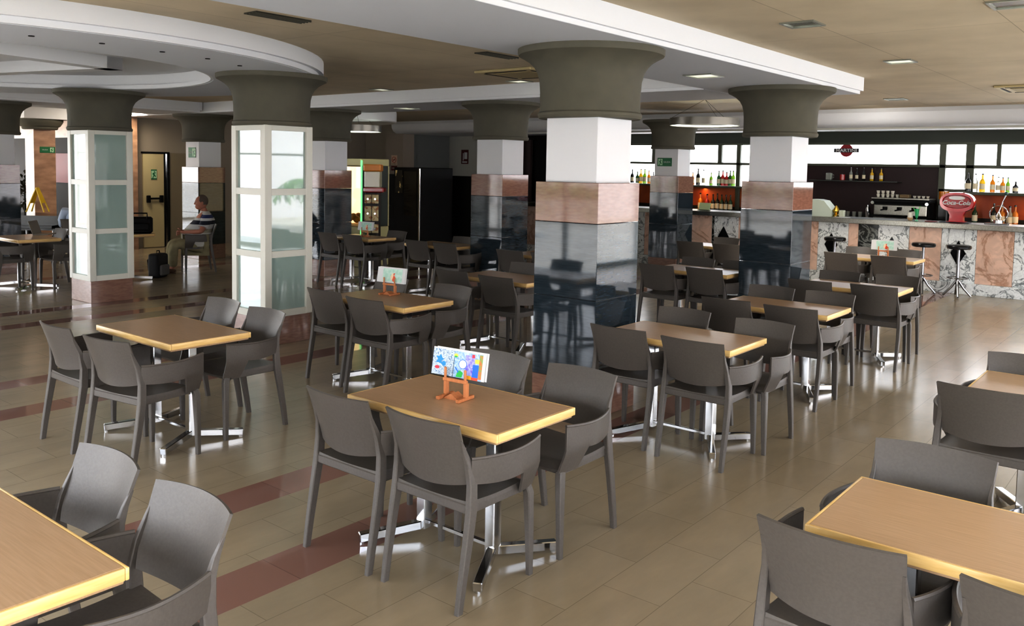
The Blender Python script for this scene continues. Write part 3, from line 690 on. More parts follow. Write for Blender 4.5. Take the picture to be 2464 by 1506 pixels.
# espresso machine
t = thing('espresso_machine', 'wide steel espresso machine behind the bar with cups on top', 'coffee machine', (16.95, 4.42, 1.06))
MB().box(-.2, .22, -.5, .5, .34, .40, .01).box(-.12, .22, -.48, .48, .1, .36, .01).build('body', M_black, t)
MB().box(-.215, -.13, -.46, .46, .10, .30, .015).build('front_panel', M_steel, t)
MB().box(-.24, .24, -.5, .5, .40, .425, .006).build('cup_tray', M_steel, t)
MB().box(-.24, .2, -.46, .46, .0, .06, .01).build('drip_tray', M_steel, t)
for y in (-.25, 0, .25):
    g = MB().lathe([(.035, .20), (.04, .26)], 14, (-.25, y, 0)); g.build('brew_head', M_black, t)
    MB().bar((-.26, y, .21), (-.40, y + .03, .2), .025, .025, .008).build('portafilter_handle', M_black, t)
for s in (-1, 1): MB().lathe([(.03, 0), (.03, .05)], 12, xf=Matrix.Translation((-.22, s * .47, .33)) @ Matrix.Rotation(-pi / 2, 4, 'Y')).build('steam_knob', M_chrome, t)
cups = 0
for i in range(5):
    c = thing('stacked_cups', 'stack of white cups, %s from the left on the coffee machine' % ordn[i], 'cups', (16.93, 4.86 - i * .085, 1.486), 0, 'cup stacks on the coffee machine')
    for k in range(2 if i < 4 else 1): MB().lathe([(.022, 0 + k * .065), (.035, .06 + k * .065), (.032, .06 + k * .065), (.02, .008 + k * .065)], 14).build('cup', M_cream2, c)
for i in range(4):
    tag(MB().lathe([(.018, 0), (.032, .045), (.029, .045), (.016, .006)], 12, (16.93, 4.22 - i * .075, 1.486)).build('cup', M_cream2), 'single small cup, %s from the left at the right end of the coffee machine' % ordn[i], 'cup', 'small cups on the coffee machine')
tag(MB().box(16.83, 17.03, 4.30, 4.46, 1.486, 1.55, .01).build('saucer_box', mat('brown_box', rgb(120, 98, 62), .6)), 'brown box among the cups on the coffee machine', 'box')
t = thing('coffee_grinder', 'black coffee grinder with orange hopper beside the coffee machine', 'grinder', (16.9, 3.72, 1.06))
MB().box(-.09, .1, -.085, .085, 0, .34, .02).lathe([(.06, .34), (.05, .4)], 16).build('body', M_blackgl, t)
MB().lathe([(.05, .4), (.085, .43), (.085, .57), (.0, .575)], 20, cap=False).build('hopper', M_amber, t)

# things on the bar top (z = 1.145)
ZT = 1.1455
t = thing('cash_register', 'pale grey cash register at the left end of the right counter stretch', 'cash register', (15.6, 5.42, ZT))
MB().prism([(-.2, 0), (.2, 0), (.2, .12), (.06, .28), (-.06, .30), (-.18, .30), (-.2, .2)], -.16, .16, 'Y', xf=Matrix.Rotation(-pi / 2, 4, 'Z')).build('housing', mat('register_grey', rgb(196, 204, 188), .45), t)
MB().box(-.14, .14, -.18, -.14, .05, .10, .004, 1).build('drawer', mat('register_dark_grey', rgb(150, 156, 144), .5), t)  # drawer in a darker grey than the housing
tag(MB().lathe([(.05, 0), (.06, .03), (.03, .05), (.07, .10), (.03, .17), (.01, .2)], 10, (15.55, 5.17, ZT)).build('gold_ornament', mat('gold_foil', rgb(214, 180, 90), .25, 1.0)), 'small shiny gold object beside the cash register', 'ornament')
tag(MB().box(15.5, 15.6, 5.02, 5.11, ZT, ZT + .12, .01).build('card_reader', mat('reader_grey', rgb(186, 190, 170), .5)), 'small pale box right of the gold ornament on the counter', 'box')
t = thing('striped_cup', 'cream cup with lid on the counter, left of the green glass', 'cup', (15.55, 3.93, ZT))
MB().lathe([(.03, 0), (.042, .04), (.045, .13)], 18).build('body', M_cream2, t); MB().lathe([(.03, .0), (.05, .04), (.05, .05)], 18).build('band', mat('cup_band', rgb(190, 160, 120), .5), t)
t = thing('green_drink_glass', 'tall green cocktail glass on the counter, left of the red dispenser', 'glass', (15.52, 3.82, ZT))
MB().lathe([(.035, 0), (.035, .006), (.006, .015), (.006, .04), (.022, .06), (.036, .2)], 18).build('bowl', mat('green_glass', rgb(60, 200, 130), .08, trans=.4), t)
MB().bar((0, 0, .1), (.0, -.05, .25), .02, .004).bar((0, .01, .1), (.0, .06, .23), .02, .004).build('leaf', mat('leaf_bright', rgb(80, 190, 60), .5), t)

# red drinks dispenser with script lettering
t = thing('drinks_dispenser', 'glossy red oval-headed drinks dispenser with white script on the bar counter', 'drinks dispenser', (15.62, 3.23, ZT))
def oval(rx, rz, z, n=36, p=2.4):
    out = []
    for k in range(n):
        a = 2 * pi * k / n; c, s_ = cos(a), sin(a)
        out.append((rx * abs(c) ** (2 / p) * (1 if c >= 0 else -1), z + rz * abs(s_) ** (2 / p) * (1 if s_ >= 0 else -1)))
    return out
hd = MB()
o1, o2 = oval(.262, .165, .335), oval(.205, .105, .345)
n = len(o1)
Av = [[hd.bm.verts.new((x, y, z)) for y, z in o] for x, o in ((-.02, o1), (-.075, [(y * .97, .335 + (z - .335) * .96) for y, z in o1]), (-.075, [(y * 1.05, .345 + (z - .345) * 1.05) for y, z in o2]), (-.05, o2))]
for a, b_ in zip(Av, Av[1:]):
    for i in range(n): hd._f([a[i], a[(i + 1) % n], b_[(i + 1) % n], b_[i]])
hd.prism(o1, -.02, .07, 'X')
hd.build('head', M_red, t, 50)
MB().prism(oval(.20, .10, .345), -.055, -.03, 'X').build('face_panel', mat('dispenser_face', rgb(150, 16, 26), .25), t)
MB().prism([(-.11, 0), (.11, 0), (.10, .12), (.15, .22), (-.15, .22), (-.10, .12)], -.05, .07, 'X').box(-.10, .12, -.14, .14, 0, .02, .006).build('pedestal', M_red, t)
MB().box(-.20, .05, -.22, .22, 0, .012, .004).build('drip_tray', M_black, t)
MB().prism(oval(.12, .03, .405), -.058, -.05, 'X').build('white_flash', M_paper, t)
tx = text('brand_script', 'Coca-Cola', .098, M_paper, t, (-.062, 0, .325), FACE_X, .003, True)
tx.data.transform(Matrix(((1, .28, 0, 0), (0, 1, 0, 0), (0, 0, 1, 0), (0, 0, 0, 1))))
# chrome tap / juicer
t = thing('citrus_press', 'chrome lever press with round guard on the counter, right of the red dispenser', 'citrus press', (15.6, 2.62, ZT))
MB().box(-.12, .12, -.18, .18, 0, .025, .006).lathe([(.07, .02), (.07, .07)], 18).build('base', M_chrome, t)
MB().tube([(0, -.13 * cos(2 * pi * k / 28), .17 + .13 * sin(2 * pi * k / 28)) for k in range(28)], .008, 6, True).build('guard_ring', M_chrome, t)
MB().tube([(0, .0, .05), (0, 0, .2), (0, -.05, .36), (0, -.09, .48)], .011).build('lever', M_chrome, t)
MB().ball((0, -.09, .5), .03).build('knob', mat('press_knob', rgb(60, 90, 86), .2), t)
MB().lathe([(.03, .08), (.045, .13), (.02, .18), (.02, .2)], 14).build('cup', M_chrome, t)
# open menu, papers
t = thing('open_menu', 'open cream menu propped on the counter between the two right columns', 'menu', (15.5, 7.72, ZT))
MB().box(-.05, .05, -.12, .12, 0, .01).build('base', M_black, t)
for s in (-1, 1): MB().box(-.003, .003, 0, .12, 0, .15, xf=Matrix.Translation((0, 0, .01)) @ Matrix.Rotation(radians(25), 4, 'Y') @ Matrix.Rotation(0 if s > 0 else pi, 4, 'Z')).build('page', mat('menu_page', rgb(206, 222, 176), .6), t)
tag(MB().box(15.36, 15.5, 4.9, 5.15, ZT, ZT + .006).build('white_napkins', M_paper), 'flat white papers lying on the counter below the recess', 'papers')
tag(MB().lathe([(.09, 0), (.10, .012), (.0, .013)], 24, (15.45, 3.58, ZT), cap=False).build('plate', mat('plate_red', rgb(150, 60, 50), .4)), 'small reddish plate on the counter left of the red dispenser', 'plate')
# ice bucket with bottles seen left of the largest column
t = thing('ice_bucket', 'pale bucket full of bottles seen just left of the largest column', 'bucket', (15.6, 11.15, ZT + .2))
MB().lathe([(.11, 0), (.15, .30), (.155, .31), (.14, .30)], 22).build('bucket', mat('bucket', rgb(150, 156, 120), .4), t)
MB().tube([(0, -.15, .3), (0, -.1, .37), (0, 0, .39), (0, .1, .37), (0, .15, .3)], .006).build('handle', M_chrome, t)
tag(MB().box(15.45, 15.8, 10.95, 11.35, ZT, ZT + .199, .008).build('bar_box', mat('olive_box', rgb(90, 92, 52), .6)), 'olive box under the bucket at the far end of the bar', 'box')

# signs
def exit_sign(x, y, z, w, h, rot, label, flip=False, txt=True):
    t = thing('exit_sign', label, 'exit sign', (x, y, z), 0, 'green exit signs')
    o = bpy.data.objects.new('x', None)
    R = Matrix.Rotation(rot, 4, 'Z')
    def T(ob): ob.matrix_local = R; return ob
    T(MB().box(-w / 2, w / 2, -.006, 0, -h / 2, h / 2).build('panel', M_green, t))
    s = 1 if flip else -1; cx = s * w * .29 if txt else 0
    f = MB(); q = h * .38
    f.box(cx - q * .75, cx + q * .75, -.0075, -.006, -q, q)
    T(f.build('pictogram_field', mat('sign_pale', rgb(190, 226, 190), .5), t))
    f = MB(); f.prism([(cx - q * .5, -q), (cx - q * .25, -q), (cx, -q * .3), (cx + q * .35, -q * .7), (cx + q * .5, -q * .5), (cx + q * .12, .1 * q), (cx + q * .15, q * .35), (cx + q * .5, q * .3), (cx + q * .5, q * .5), (cx, q * .55), (cx - q * .4, q * .3), (cx - q * .4, 0), (cx - q * .15, -.1 * q)], -.009, -.0075, 'Y').ball((cx + q * .12, -.0085, q * .75), q * .16, 8, 6, (1, .1, 1))
    T(f.build('running_figure', M_green, t))
    if txt:
        o = text('lettering', 'SALIDA', h * .28, M_paper, t, (0, 0, 0), (0, 0, 0), .0006)
        o.matrix_local = R @ Matrix.Translation((-s * w * .17, -.007, 0)) @ Matrix.Rotation(pi / 2, 4, 'X')
    return t
exit_sign(14.5 - .245, 7.93, 2.07, .30, .155, -pi / 2, 'green exit sign on the white part of the column near the bar')
exit_sign(7.84, 18.872, 2.11, .30, .125, 0, 'green exit sign on the pink stone pillar at far left', True)
exit_sign(9.5 - .245, 15.7, 2.1, .26, .2, -pi / 2, 'green exit sign on the column behind the seated man', True)
exit_sign(9.76, 18.125, 1.62, .13, .22, 0, 'small green exit sign on the cream door', txt=False)
t = thing('no_smoking_sign', 'white no-smoking notice on the pilaster left of the dark recess', 'sign', (15.548, 16.62, 1.98))
MB().box(-.006, 0, -.11, .11, -.06, .2).build('panel', mat('notice_cream', rgb(232, 206, 180), .6), t)
MB().box(-.006, 0, -.11, .11, -.2, -.075).build('lower_panel', mat('notice_brown', rgb(96, 36, 34), .6), t)
b = MB(); b.tube([(-.008, .075 * cos(2 * pi * k / 24), .08 + .075 * sin(2 * pi * k / 24)) for k in range(24)], .008, 6, True); b.bar((-.008, -.053, .133), (-.008, .053, .027), .005, .014); b.build('red_ring', mat('notice_red', rgb(190, 70, 50), .5), t)
MB().box(-.0085, -.006, -.045, .045, .07, .086).build('cigarette', M_black, t)
text('lettering', 'PROHIBIDO', .032, M_black, t, (-.0065, 0, -.03), FACE_X, .0005); text('lettering', 'FUMAR', .05, M_paper, t, (-.0065, 0, -.14), FACE_X, .0005)
t = thing('extinguisher_sign', 'small red fire sign on the pale wall left of the red curtain', 'sign', (17.298, 15.72, 2.18))
MB().box(-.005, 0, -.13, .13, -.19, .19).build('panel', mat('fire_red', rgb(86, 20, 20), .5), t)
MB().box(-.007, -.005, -.09, .02, -.06, .12).box(-.007, -.005, .04, .07, -.1, .1).box(-.007, -.005, -.09, .09, -.16, -.12).build('pictogram', M_paper, t)
# window emblem
t = thing('window_emblem', 'red disc emblem with dark name bar on the white bar window', 'sign', (17.285, 5.60, 2.37))
MB().lathe([(.125, -.004), (.125, .004)], 36, xf=Matrix.Rotation(pi / 2, 4, 'Y')).build('disc', mat('emblem_red', rgb(150, 22, 34), .4), t)
MB().box(-.012, -.004, -.24, .24, -.04, .04).build('name_bar', mat('emblem_black', rgb(40, 38, 40), .4), t)
text('lettering', 'MARTINI', .085, M_paper, t, (-.013, 0, -.002), FACE_X, .001, True, 1.22)

# pendant ring lamps
def ringlamp(x, y, z, r, label):
    t = thing('pendant_ring_lamp', label, 'pendant lamp', (x, y, z), 0, 'metal ring pendant lamps')
    b = MB(); b.ring((0, 0), r - .012, r, 0, .115, 64); b.build('metal_ring', mat('ring_steel', rgb(150, 146, 138), .3, .9), t)
    MB().ring((0, 0), r - .09, r - .014, .01, .03, 64).build('light_tube', M_led, t)
    for k in range(3):
        a = k * 2 * pi / 3; MB().tube([(r * .98 * cos(a), r * .98 * sin(a), .11), (.02 * cos(a), .02 * sin(a), ZC - z)], .0025, 5).build('wire', M_black, t)
    return t
ringlamp(12.6, 6.32, 2.635, .545, 'steel ring pendant lamp hanging between the two right columns')
ringlamp(10.5, 12.3, 2.52, .5, 'steel ring pendant lamp hanging above the toy vending machines')

# ceiling fittings
def downlight(x, y, z, s, label, m=M_led):
    t = thing('recessed_downlight', label, 'ceiling light', (x, y, z), 0, 'square recessed ceiling lights')
    b = MB(); h = s / 2
    for a in ((-h, h, -h, -h + .02), (-h, h, h - .02, h), (-h, -h + .02, -h + .02, h - .02), (h - .02, h, -h + .02, h - .02)): b.box(*a, -.012, 0)
    b.build('trim_ring', mat('light_trim', rgb(150, 152, 140), .3, .6), t)
    MB().box(-h + .02, h - .02, -h + .02, h - .02, -.004, -.001).build('reflector', m, t)
    return t
M_refl = mat('lamp_reflector', rgb(120, 122, 110), .15, .8)
downlight(6.46, 2.46, ZC, .26, 'recessed light in the tan ceiling, second nearest at upper right', M_refl)
downlight(9.09, 2.46, ZC, .26, 'recessed light in the tan ceiling above the right row of tables', mat('lamp_dim', rgb(225, 225, 205), .3, emit=rgb(230, 230, 210), es=.25))
downlight(6.42, 1.05, ZC, .30, 'recessed light in the tan ceiling at the upper right corner', M_refl)
downlight(13.6, 3.72, ZC, .28, 'recessed light in the tan ceiling nearest to the bar soffit', M_refl)
downlight(8.79, 7.05, ZC, .26, 'recessed light behind the left side of the largest capital', MATS['lamp_dim'])
downlight(8.75, 9.64, ZC, .26, 'recessed light in the tan ceiling right of the ring soffit', MATS['lamp_dim'])
downlight(7.73, 3.9, ZB - .002, .30, 'recessed light under the long white beam between the columns', MATS['lamp_dim'])
downlight(9.82, 10.21, ZB - .002, .3, 'recessed light under the cross beam behind the middle column', MATS['lamp_dim'])
for i, (x, y) in enumerate(((2.8, 6.98), (3.3, 6.91), (3.84, 6.97), (4.32, 7.06), (4.8, 7.29))):
    tag(MB().lathe([(.022, -.006), (.022, 0)], 14, (x, y, ZB - .003)).build('spot_light', M_black), 'tiny dark spot fitting, %s from the left in the ring soffit' % ordn[i], 'spot light', 'spot fittings in the ring soffit')
def vent(x, y, label, w=.5, d=.16):
    t = thing('air_vent', label, 'air vent', (x, y, ZC), 0, 'dark air vents in the ceiling')
    b = MB(); b.box(-w / 2, w / 2, -d / 2, d / 2, -.01, 0); b.build('backing', mat('vent_dark', rgb(58, 56, 46), .6), t)
    b = MB()
    for k in range(4): b.box(-w / 2, w / 2, -d / 2 + k * d / 4, -d / 2 + k * d / 4 + .012, -.016, -.009)
    b.build('slats', mat('vent_slat', rgb(86, 84, 70), .5), t)
vent(4.04, 5.62, 'dark air vent beside the long beam, upper left'); vent(6.64, 5.62, 'dark air vent left of the largest capital')
def cassette(x, y, label):
    t = thing('ceiling_cassette', label, 'air conditioner', (x, y, ZC), 0, 'square air-conditioning cassettes')
    b = MB(); b.box(-.42, .42, -.42, .42, -.03, 0, .01); b.build('cover', mat('cassette_cream', rgb(206, 190, 146), .5), t)
    b = MB()
    for k in range(4): b.box(-.3, .3, .33, .36, -.034, -.03, xf=Matrix.Rotation(k * pi / 2, 4, 'Z'))
    b.build('outlet_slots', M_black, t); MB().box(-.26, .26, -.26, .26, -.036, -.03, .003, 1).build('grille', mat('cassette_grille', rgb(180, 164, 120), .6), t)
cassette(8.0, 6.35, 'open cream ceiling cassette beside the largest capital'); cassette(12.5, 1.75, 'cream ceiling cassette at the right edge above the counter')

# ------------------------------------------------------------------ toy vending machines and dark back corner
t = thing('claw_machine', 'tall lit claw machine with green neon edge behind the granite column', 'claw machine', (11.0, 12.62, 0))
MB().box(-.35, .35, -.35, .35, 0, .75, .01).box(-.35, .35, -.35, .35, 1.9, 2.03, .01).box(.30, .34, .3, .34, .75, 1.9).box(-.34, -.30, .3, .34, .75, 1.9).box(.31, .35, -.35, -.31, .75, 1.9).build('cabinet', mat('claw_cabinet', rgb(214, 206, 150), .4), t)
MB().box(-.29, .33, .28, .31, .78, 1.88).box(.28, .31, -.28, .3, .78, 1.88).build('lit_interior', M_ledc, t)
MB().box(-.345, .345, -.345, .345, .76, .79).build('prize_floor', mat('prize_floor', rgb(220, 170, 90), .5), t)
MB().box(-.36, -.335, -.365, -.34, .2, 2.0).build('neon_edge', M_neon, t)
MB().box(-.35, -.345, -.32, .32, .8, 1.88).build('glass', M_glass, t)
MB().box(-.32, .32, -.35, -.34, .76, 1.9).build('side_panel', mat('claw_side', rgb(30, 44, 30), .5), t)
b = MB()
for k in range(14): b.ball((random.uniform(-.26, .24), random.uniform(-.26, .24), .84 + random.uniform(0, .1)), .07, 8, 6)
b.build('toys', mottled('toys', rgb(230, 150, 60), rgb(150, 90, 40), nscale=6, rough=.7), t)
t = thing('capsule_machine', 'stack of toy capsule dispensers with red top and orange-lidded globe', 'capsule machine', (10.66, 11.95, 0), -.89 + pi / 2)
MB().box(-.16, .16, -.13, .13, .0, .35, .01).box(-.15, .15, -.12, .12, .35, 1.42, .01).build('rack', mat('capsule_rack', rgb(40, 28, 20), .5), t)
MB().box(-.2, .16, -.22, .15, 1.42, 1.51, .02).build('red_top', M_red, t)
for z0, z1 in ((1.22, 1.38), (.90, 1.17), (.68, .84)):
    for s in (-1, 1):
        f = MB().box(-.185, -.15, s * .066 - .06, s * .066 + .06, z0, z1, .006).build('dispenser_front', mottled('capsule_front', rgb(232, 214, 160), rgb(190, 120, 60), nscale=14, rough=.4, lo=.52, hi=.6), t)
        MB().lathe([(.018, 0), (.018, .015)], 14, xf=Matrix.Translation((-.185, s * .066, (z0 + z1) / 2)) @ Matrix.Rotation(-pi / 2, 4, 'Y')).build('coin_knob', M_chrome, f)
MB().box(-.14, .14, -.14, .14, 1.51, 1.80, .01).build('globe', mat('globe_glass', rgb(214, 208, 176), .1), t)
MB().box(-.16, .16, -.16, .16, 1.80, 1.93, .02).build('lid', mat('lid_orange', rgb(240, 150, 10), .3), t)
MB().prism([(-.1, .5), (.1, .5), (.13, .42), (-.13, .42)], -.22, -.16, 'X').build('chute', M_black, t)
cb = thing('drinks_cabinet', 'tall black vending cabinet in the dark recess', 'cabinet', (12.75, 12.75, 0), -.2)
MB().box(-.4, .4, -.5, .5, .02, 1.88, .01).build('cabinet', M_black, cb); MB().box(-.41, -.4, -.38, .1, .9, 1.8).build('glass_door', M_blackgl, cb); MB().box(-.42, -.4, -.5, -.47, .1, 1.86).build('chrome_edge', M_chrome, cb)
MB().box(-.415, -.408, .15, .42, 1.35, 1.82).build('display', mottled('cab_display', rgb(20, 18, 14), rgb(240, 220, 160), nscale=7, lo=.55, hi=.62, rough=.3), cb)
t = thing('dark_red_curtain', 'dark red curtain hanging in the black recess behind the bar', 'curtain', (17.2, 14.1, 0))
def cur(u, v): return (.03 * sin(u * 34), .75 - u * 1.5, .02 + v * 2.6)
MB().panel(cur, 60, 2, .01).build('cloth', M_dkred, t)
MB().tube([(0, .8, 2.64), (0, -.8, 2.64)], .015).build('rail', M_black, t)
t = thing('dark_plant', 'large dark bushy plant in the shadows left of the middle column', 'plant', (12.3, 14.2, 0))
MB().lathe([(.2, 0), (.26, .4), (.24, .42)], 20).build('pot', M_black, t)
def foliage(b, n, c, sx, sy, sz, ln=.2, w=.04, droop=.3, seed=1):
    rnd = random.Random(seed)
    for k in range(n):
        a = rnd.uniform(0, 2 * pi); e = rnd.uniform(-.3, 1.2); d = Vector((cos(a) * cos(e), sin(a) * cos(e), sin(e)))
        p = Vector(c) + Vector((d.x * sx, d.y * sy, d.z * sz)) * rnd.uniform(.3, 1); q = p + d * ln + Vector((0, 0, -droop * ln)); s = d.cross(Vector((0, 0, 1)));
        s = (s.normalized() if s.length > .01 else Vector((1, 0, 0))) * w; mid = (p + q) / 2 + Vector((0, 0, .02))
        v = [b.bm.verts.new(x) for x in (p, mid + s, q, mid - s)]; b._f(v)
    return b
b = foliage(MB(), 420, (0, 0, 1.05), .45, .5, .75, .22, .04, .3, 5); b.tube([(0, 0, .3), (0, 0, 1.2)], .03); b.build('foliage', M_dleaf, t)

# ------------------------------------------------------------------ lobby at left: piano, sign, plant, people
t = thing('black_console', 'low black flat-topped console at far left before the stone pillar', 'console', (6.95, 17.45, 0), -.89)
MB().prism([(-.66, -.3), (.66, -.3), (.7, -.1), (.55, .25), (.1, .35), (-.2, .6), (-.55, .62), (-.66, .45)], .58, .83, 'Z').build('case', M_blackgl, t)
MB().prism([(-.68, -.32), (.68, -.32), (.72, -.1), (.57, .27), (.1, .37), (-.2, .62), (-.57, .64), (-.68, .47)], .832, .857, 'Z').build('lid', M_blackgl, t)
for p in ((-.55, -.2), (.55, -.2), (-.35, .5)): MB().lathe([(.05, 0), (.04, .1), (.06, .58)], 12, (p[0], p[1], 0)).build('leg', M_blackgl, t)
MB().box(-.6, .6, -.42, -.29, .62, .68, .005).build('front_ledge', M_blackgl, t)
t = thing('wet_floor_sign', 'yellow folding wet-floor sign standing on the black console before the stone pillar', 'floor sign', (7.08, 17.52, .858), -.89)
for s in (-1, 1):
    R = Matrix.Translation((0, 0, .5)) @ Matrix.Rotation(s * .36, 4, 'Y') @ Matrix.Translation((0, 0, -.5))
    b = MB(); b.prism([(-.05, .5), (.05, .5), (.085, .2), (.11, .0), (.08, .0), (.065, .18), (-.065, .18), (-.08, .0), (-.11, .0), (-.085, .2)], -.008, .008, 'X', xf=R @ Matrix.Translation((0, 0, .012)))
    b.build('panel', M_yellow, t)
t = thing('potted_plant', 'dark leafy potted plant between the left column and the stone pillar', 'plant', (8.05, 20.6, 0))
MB().lathe([(.16, 0), (.2, .3), (.19, .32)], 18).build('pot', M_black, t)
b = foliage(MB(), 260, (0, 0, .95), .3, .3, .7, .2, .035, .4, 9); b.tube([(0, 0, .25), (0, 0, 1.4)], .02); b.build('foliage', M_dleaf, t)
t = thing('laptop', 'open pale laptop on the table at the left edge', 'laptop', (5.75, 14.0, .7515), .8)
MB().box(-.16, .16, -.11, .11, 0, .015, .004).build('base', mat('laptop_grey', rgb(150, 142, 130), .4), t)
MB().box(-.16, .16, -.004, .004, 0, .21, .003, xf=Matrix.Translation((0, .11, .012)) @ Matrix.Rotation(radians(-18), 4, 'X')).build('screen', MATS['laptop_grey'], t)
t = thing('black_bag', "black shoulder bag standing on the seated man's table", 'bag', (6.96, 13.34, .7515), -.6)
MB().box(-.17, .17, -.08, .08, 0, .27, .03).build('body', M_black, t)
MB().tube([(-.1, -.08, .22), (-.1, -.1, .33), (.1, -.1, .33), (.1, -.08, .22)], .012).build('strap', M_black, t)
MB().box(-.13, .13, -.10, -.075, .05, .18, .015).build('pocket', M_black, t)
t = thing('backpack', "black backpack on the floor beside the man's table", 'bag', (7.3, 13.45, 0), .4)
MB().box(-.15, .15, -.10, .10, 0, .40, .05, 3).build('body', mat('backpack', rgb(24, 24, 26), .7), t)
MB().box(-.11, .11, -.15, -.10, .04, .22, .03, 3).build('front_pocket', mat('backpack_grey', rgb(96, 94, 92), .7), t)
for s in (-1, 1): MB().tube([(s * .07, .09, .37), (s * .08, .14, .28), (s * .08, .12, .12), (s * .09, .09, .06)], .012).build('strap', M_black, t)
MB().tube([(-.04, 0, .395), (-.03, 0, .44), (.03, 0, .44), (.04, 0, .395)], .009).build('handle', M_black, t)
# plant behind man is a reflection; red panel and shelf in the lobby
struct(MB().box(8.55, 8.6, 19.2, 20.3, 1.40, 2.05).build('trim_9', mat('lobby_red', rgb(110, 14, 12), .5)))
struct(MB().box(8.72, 8.86, 17.96, 18.2, 0, 2.5).build('trim_10', mat('red_strip', rgb(150, 30, 28), .5)))

def skin_mesh(nodes, edges, sub=2):
    """nodes: {name:(pos, rx, ry)}; returns mesh made with a skin + subdivision modifier."""
    names = list(nodes); me = bpy.data.meshes.new('tmp')
    me.from_pydata([nodes[k][0] for k in names], [(names.index(a), names.index(b)) for a, b in edges], [])
    ob = bpy.data.objects.new('tmp', me); COL.objects.link(ob)
    ob.modifiers.new('skin', 'SKIN')
    if not me.skin_vertices: 
        with bpy.context.temp_override(object=ob, active_object=ob): bpy.ops.mesh.customdata_skin_add()
    for k, v in zip(names, me.skin_vertices[0].data): v.radius = (nodes[k][1], nodes[k][2]); v.use_root = (k == names[0])
    sb = ob.modifiers.new('sub', 'SUBSURF'); sb.levels = sub
    bpy.context.view_layer.update()
    out = bpy.data.meshes.new_from_object(ob.evaluated_get(bpy.context.evaluated_depsgraph_get()))
    bpy.data.objects.remove(ob); return out
def mesh_obj(name, me, m, parent):
    me.materials.clear(); me.materials.append(m)
    for p in me.polygons: p.use_smooth = True
    o = bpy.data.objects.new(name, me); COL.objects.link(o); o.parent = parent; return o
def head_into(bm_, c, yaw, R=.105):
    X = Matrix.Translation(c) @ Matrix.Rotation(yaw, 4, 'Z')
    b = MB(); b.bm.free(); b.bm = bm_
    b.ball((0, 0, .01), R, 20, 14, (.80, .98, 1.12), X); b.ball((0, .03, -.06), R * .72, 16, 10, (.85, .95, .75), X)
    b.prism([(.0, .03), (.022, -.025), (0, -.022), (-.0, -.03)], -.012, .012, 'Y', xf=X @ Matrix.Translation((0, .10, 0)) @ Matrix.Rotation(pi / 2, 4, 'Z'))
    for s in (-1, 1):
        b.ball((s * .084, -.005, 0), .03, 10, 8, (.4, .8, 1.1), X)
    return X
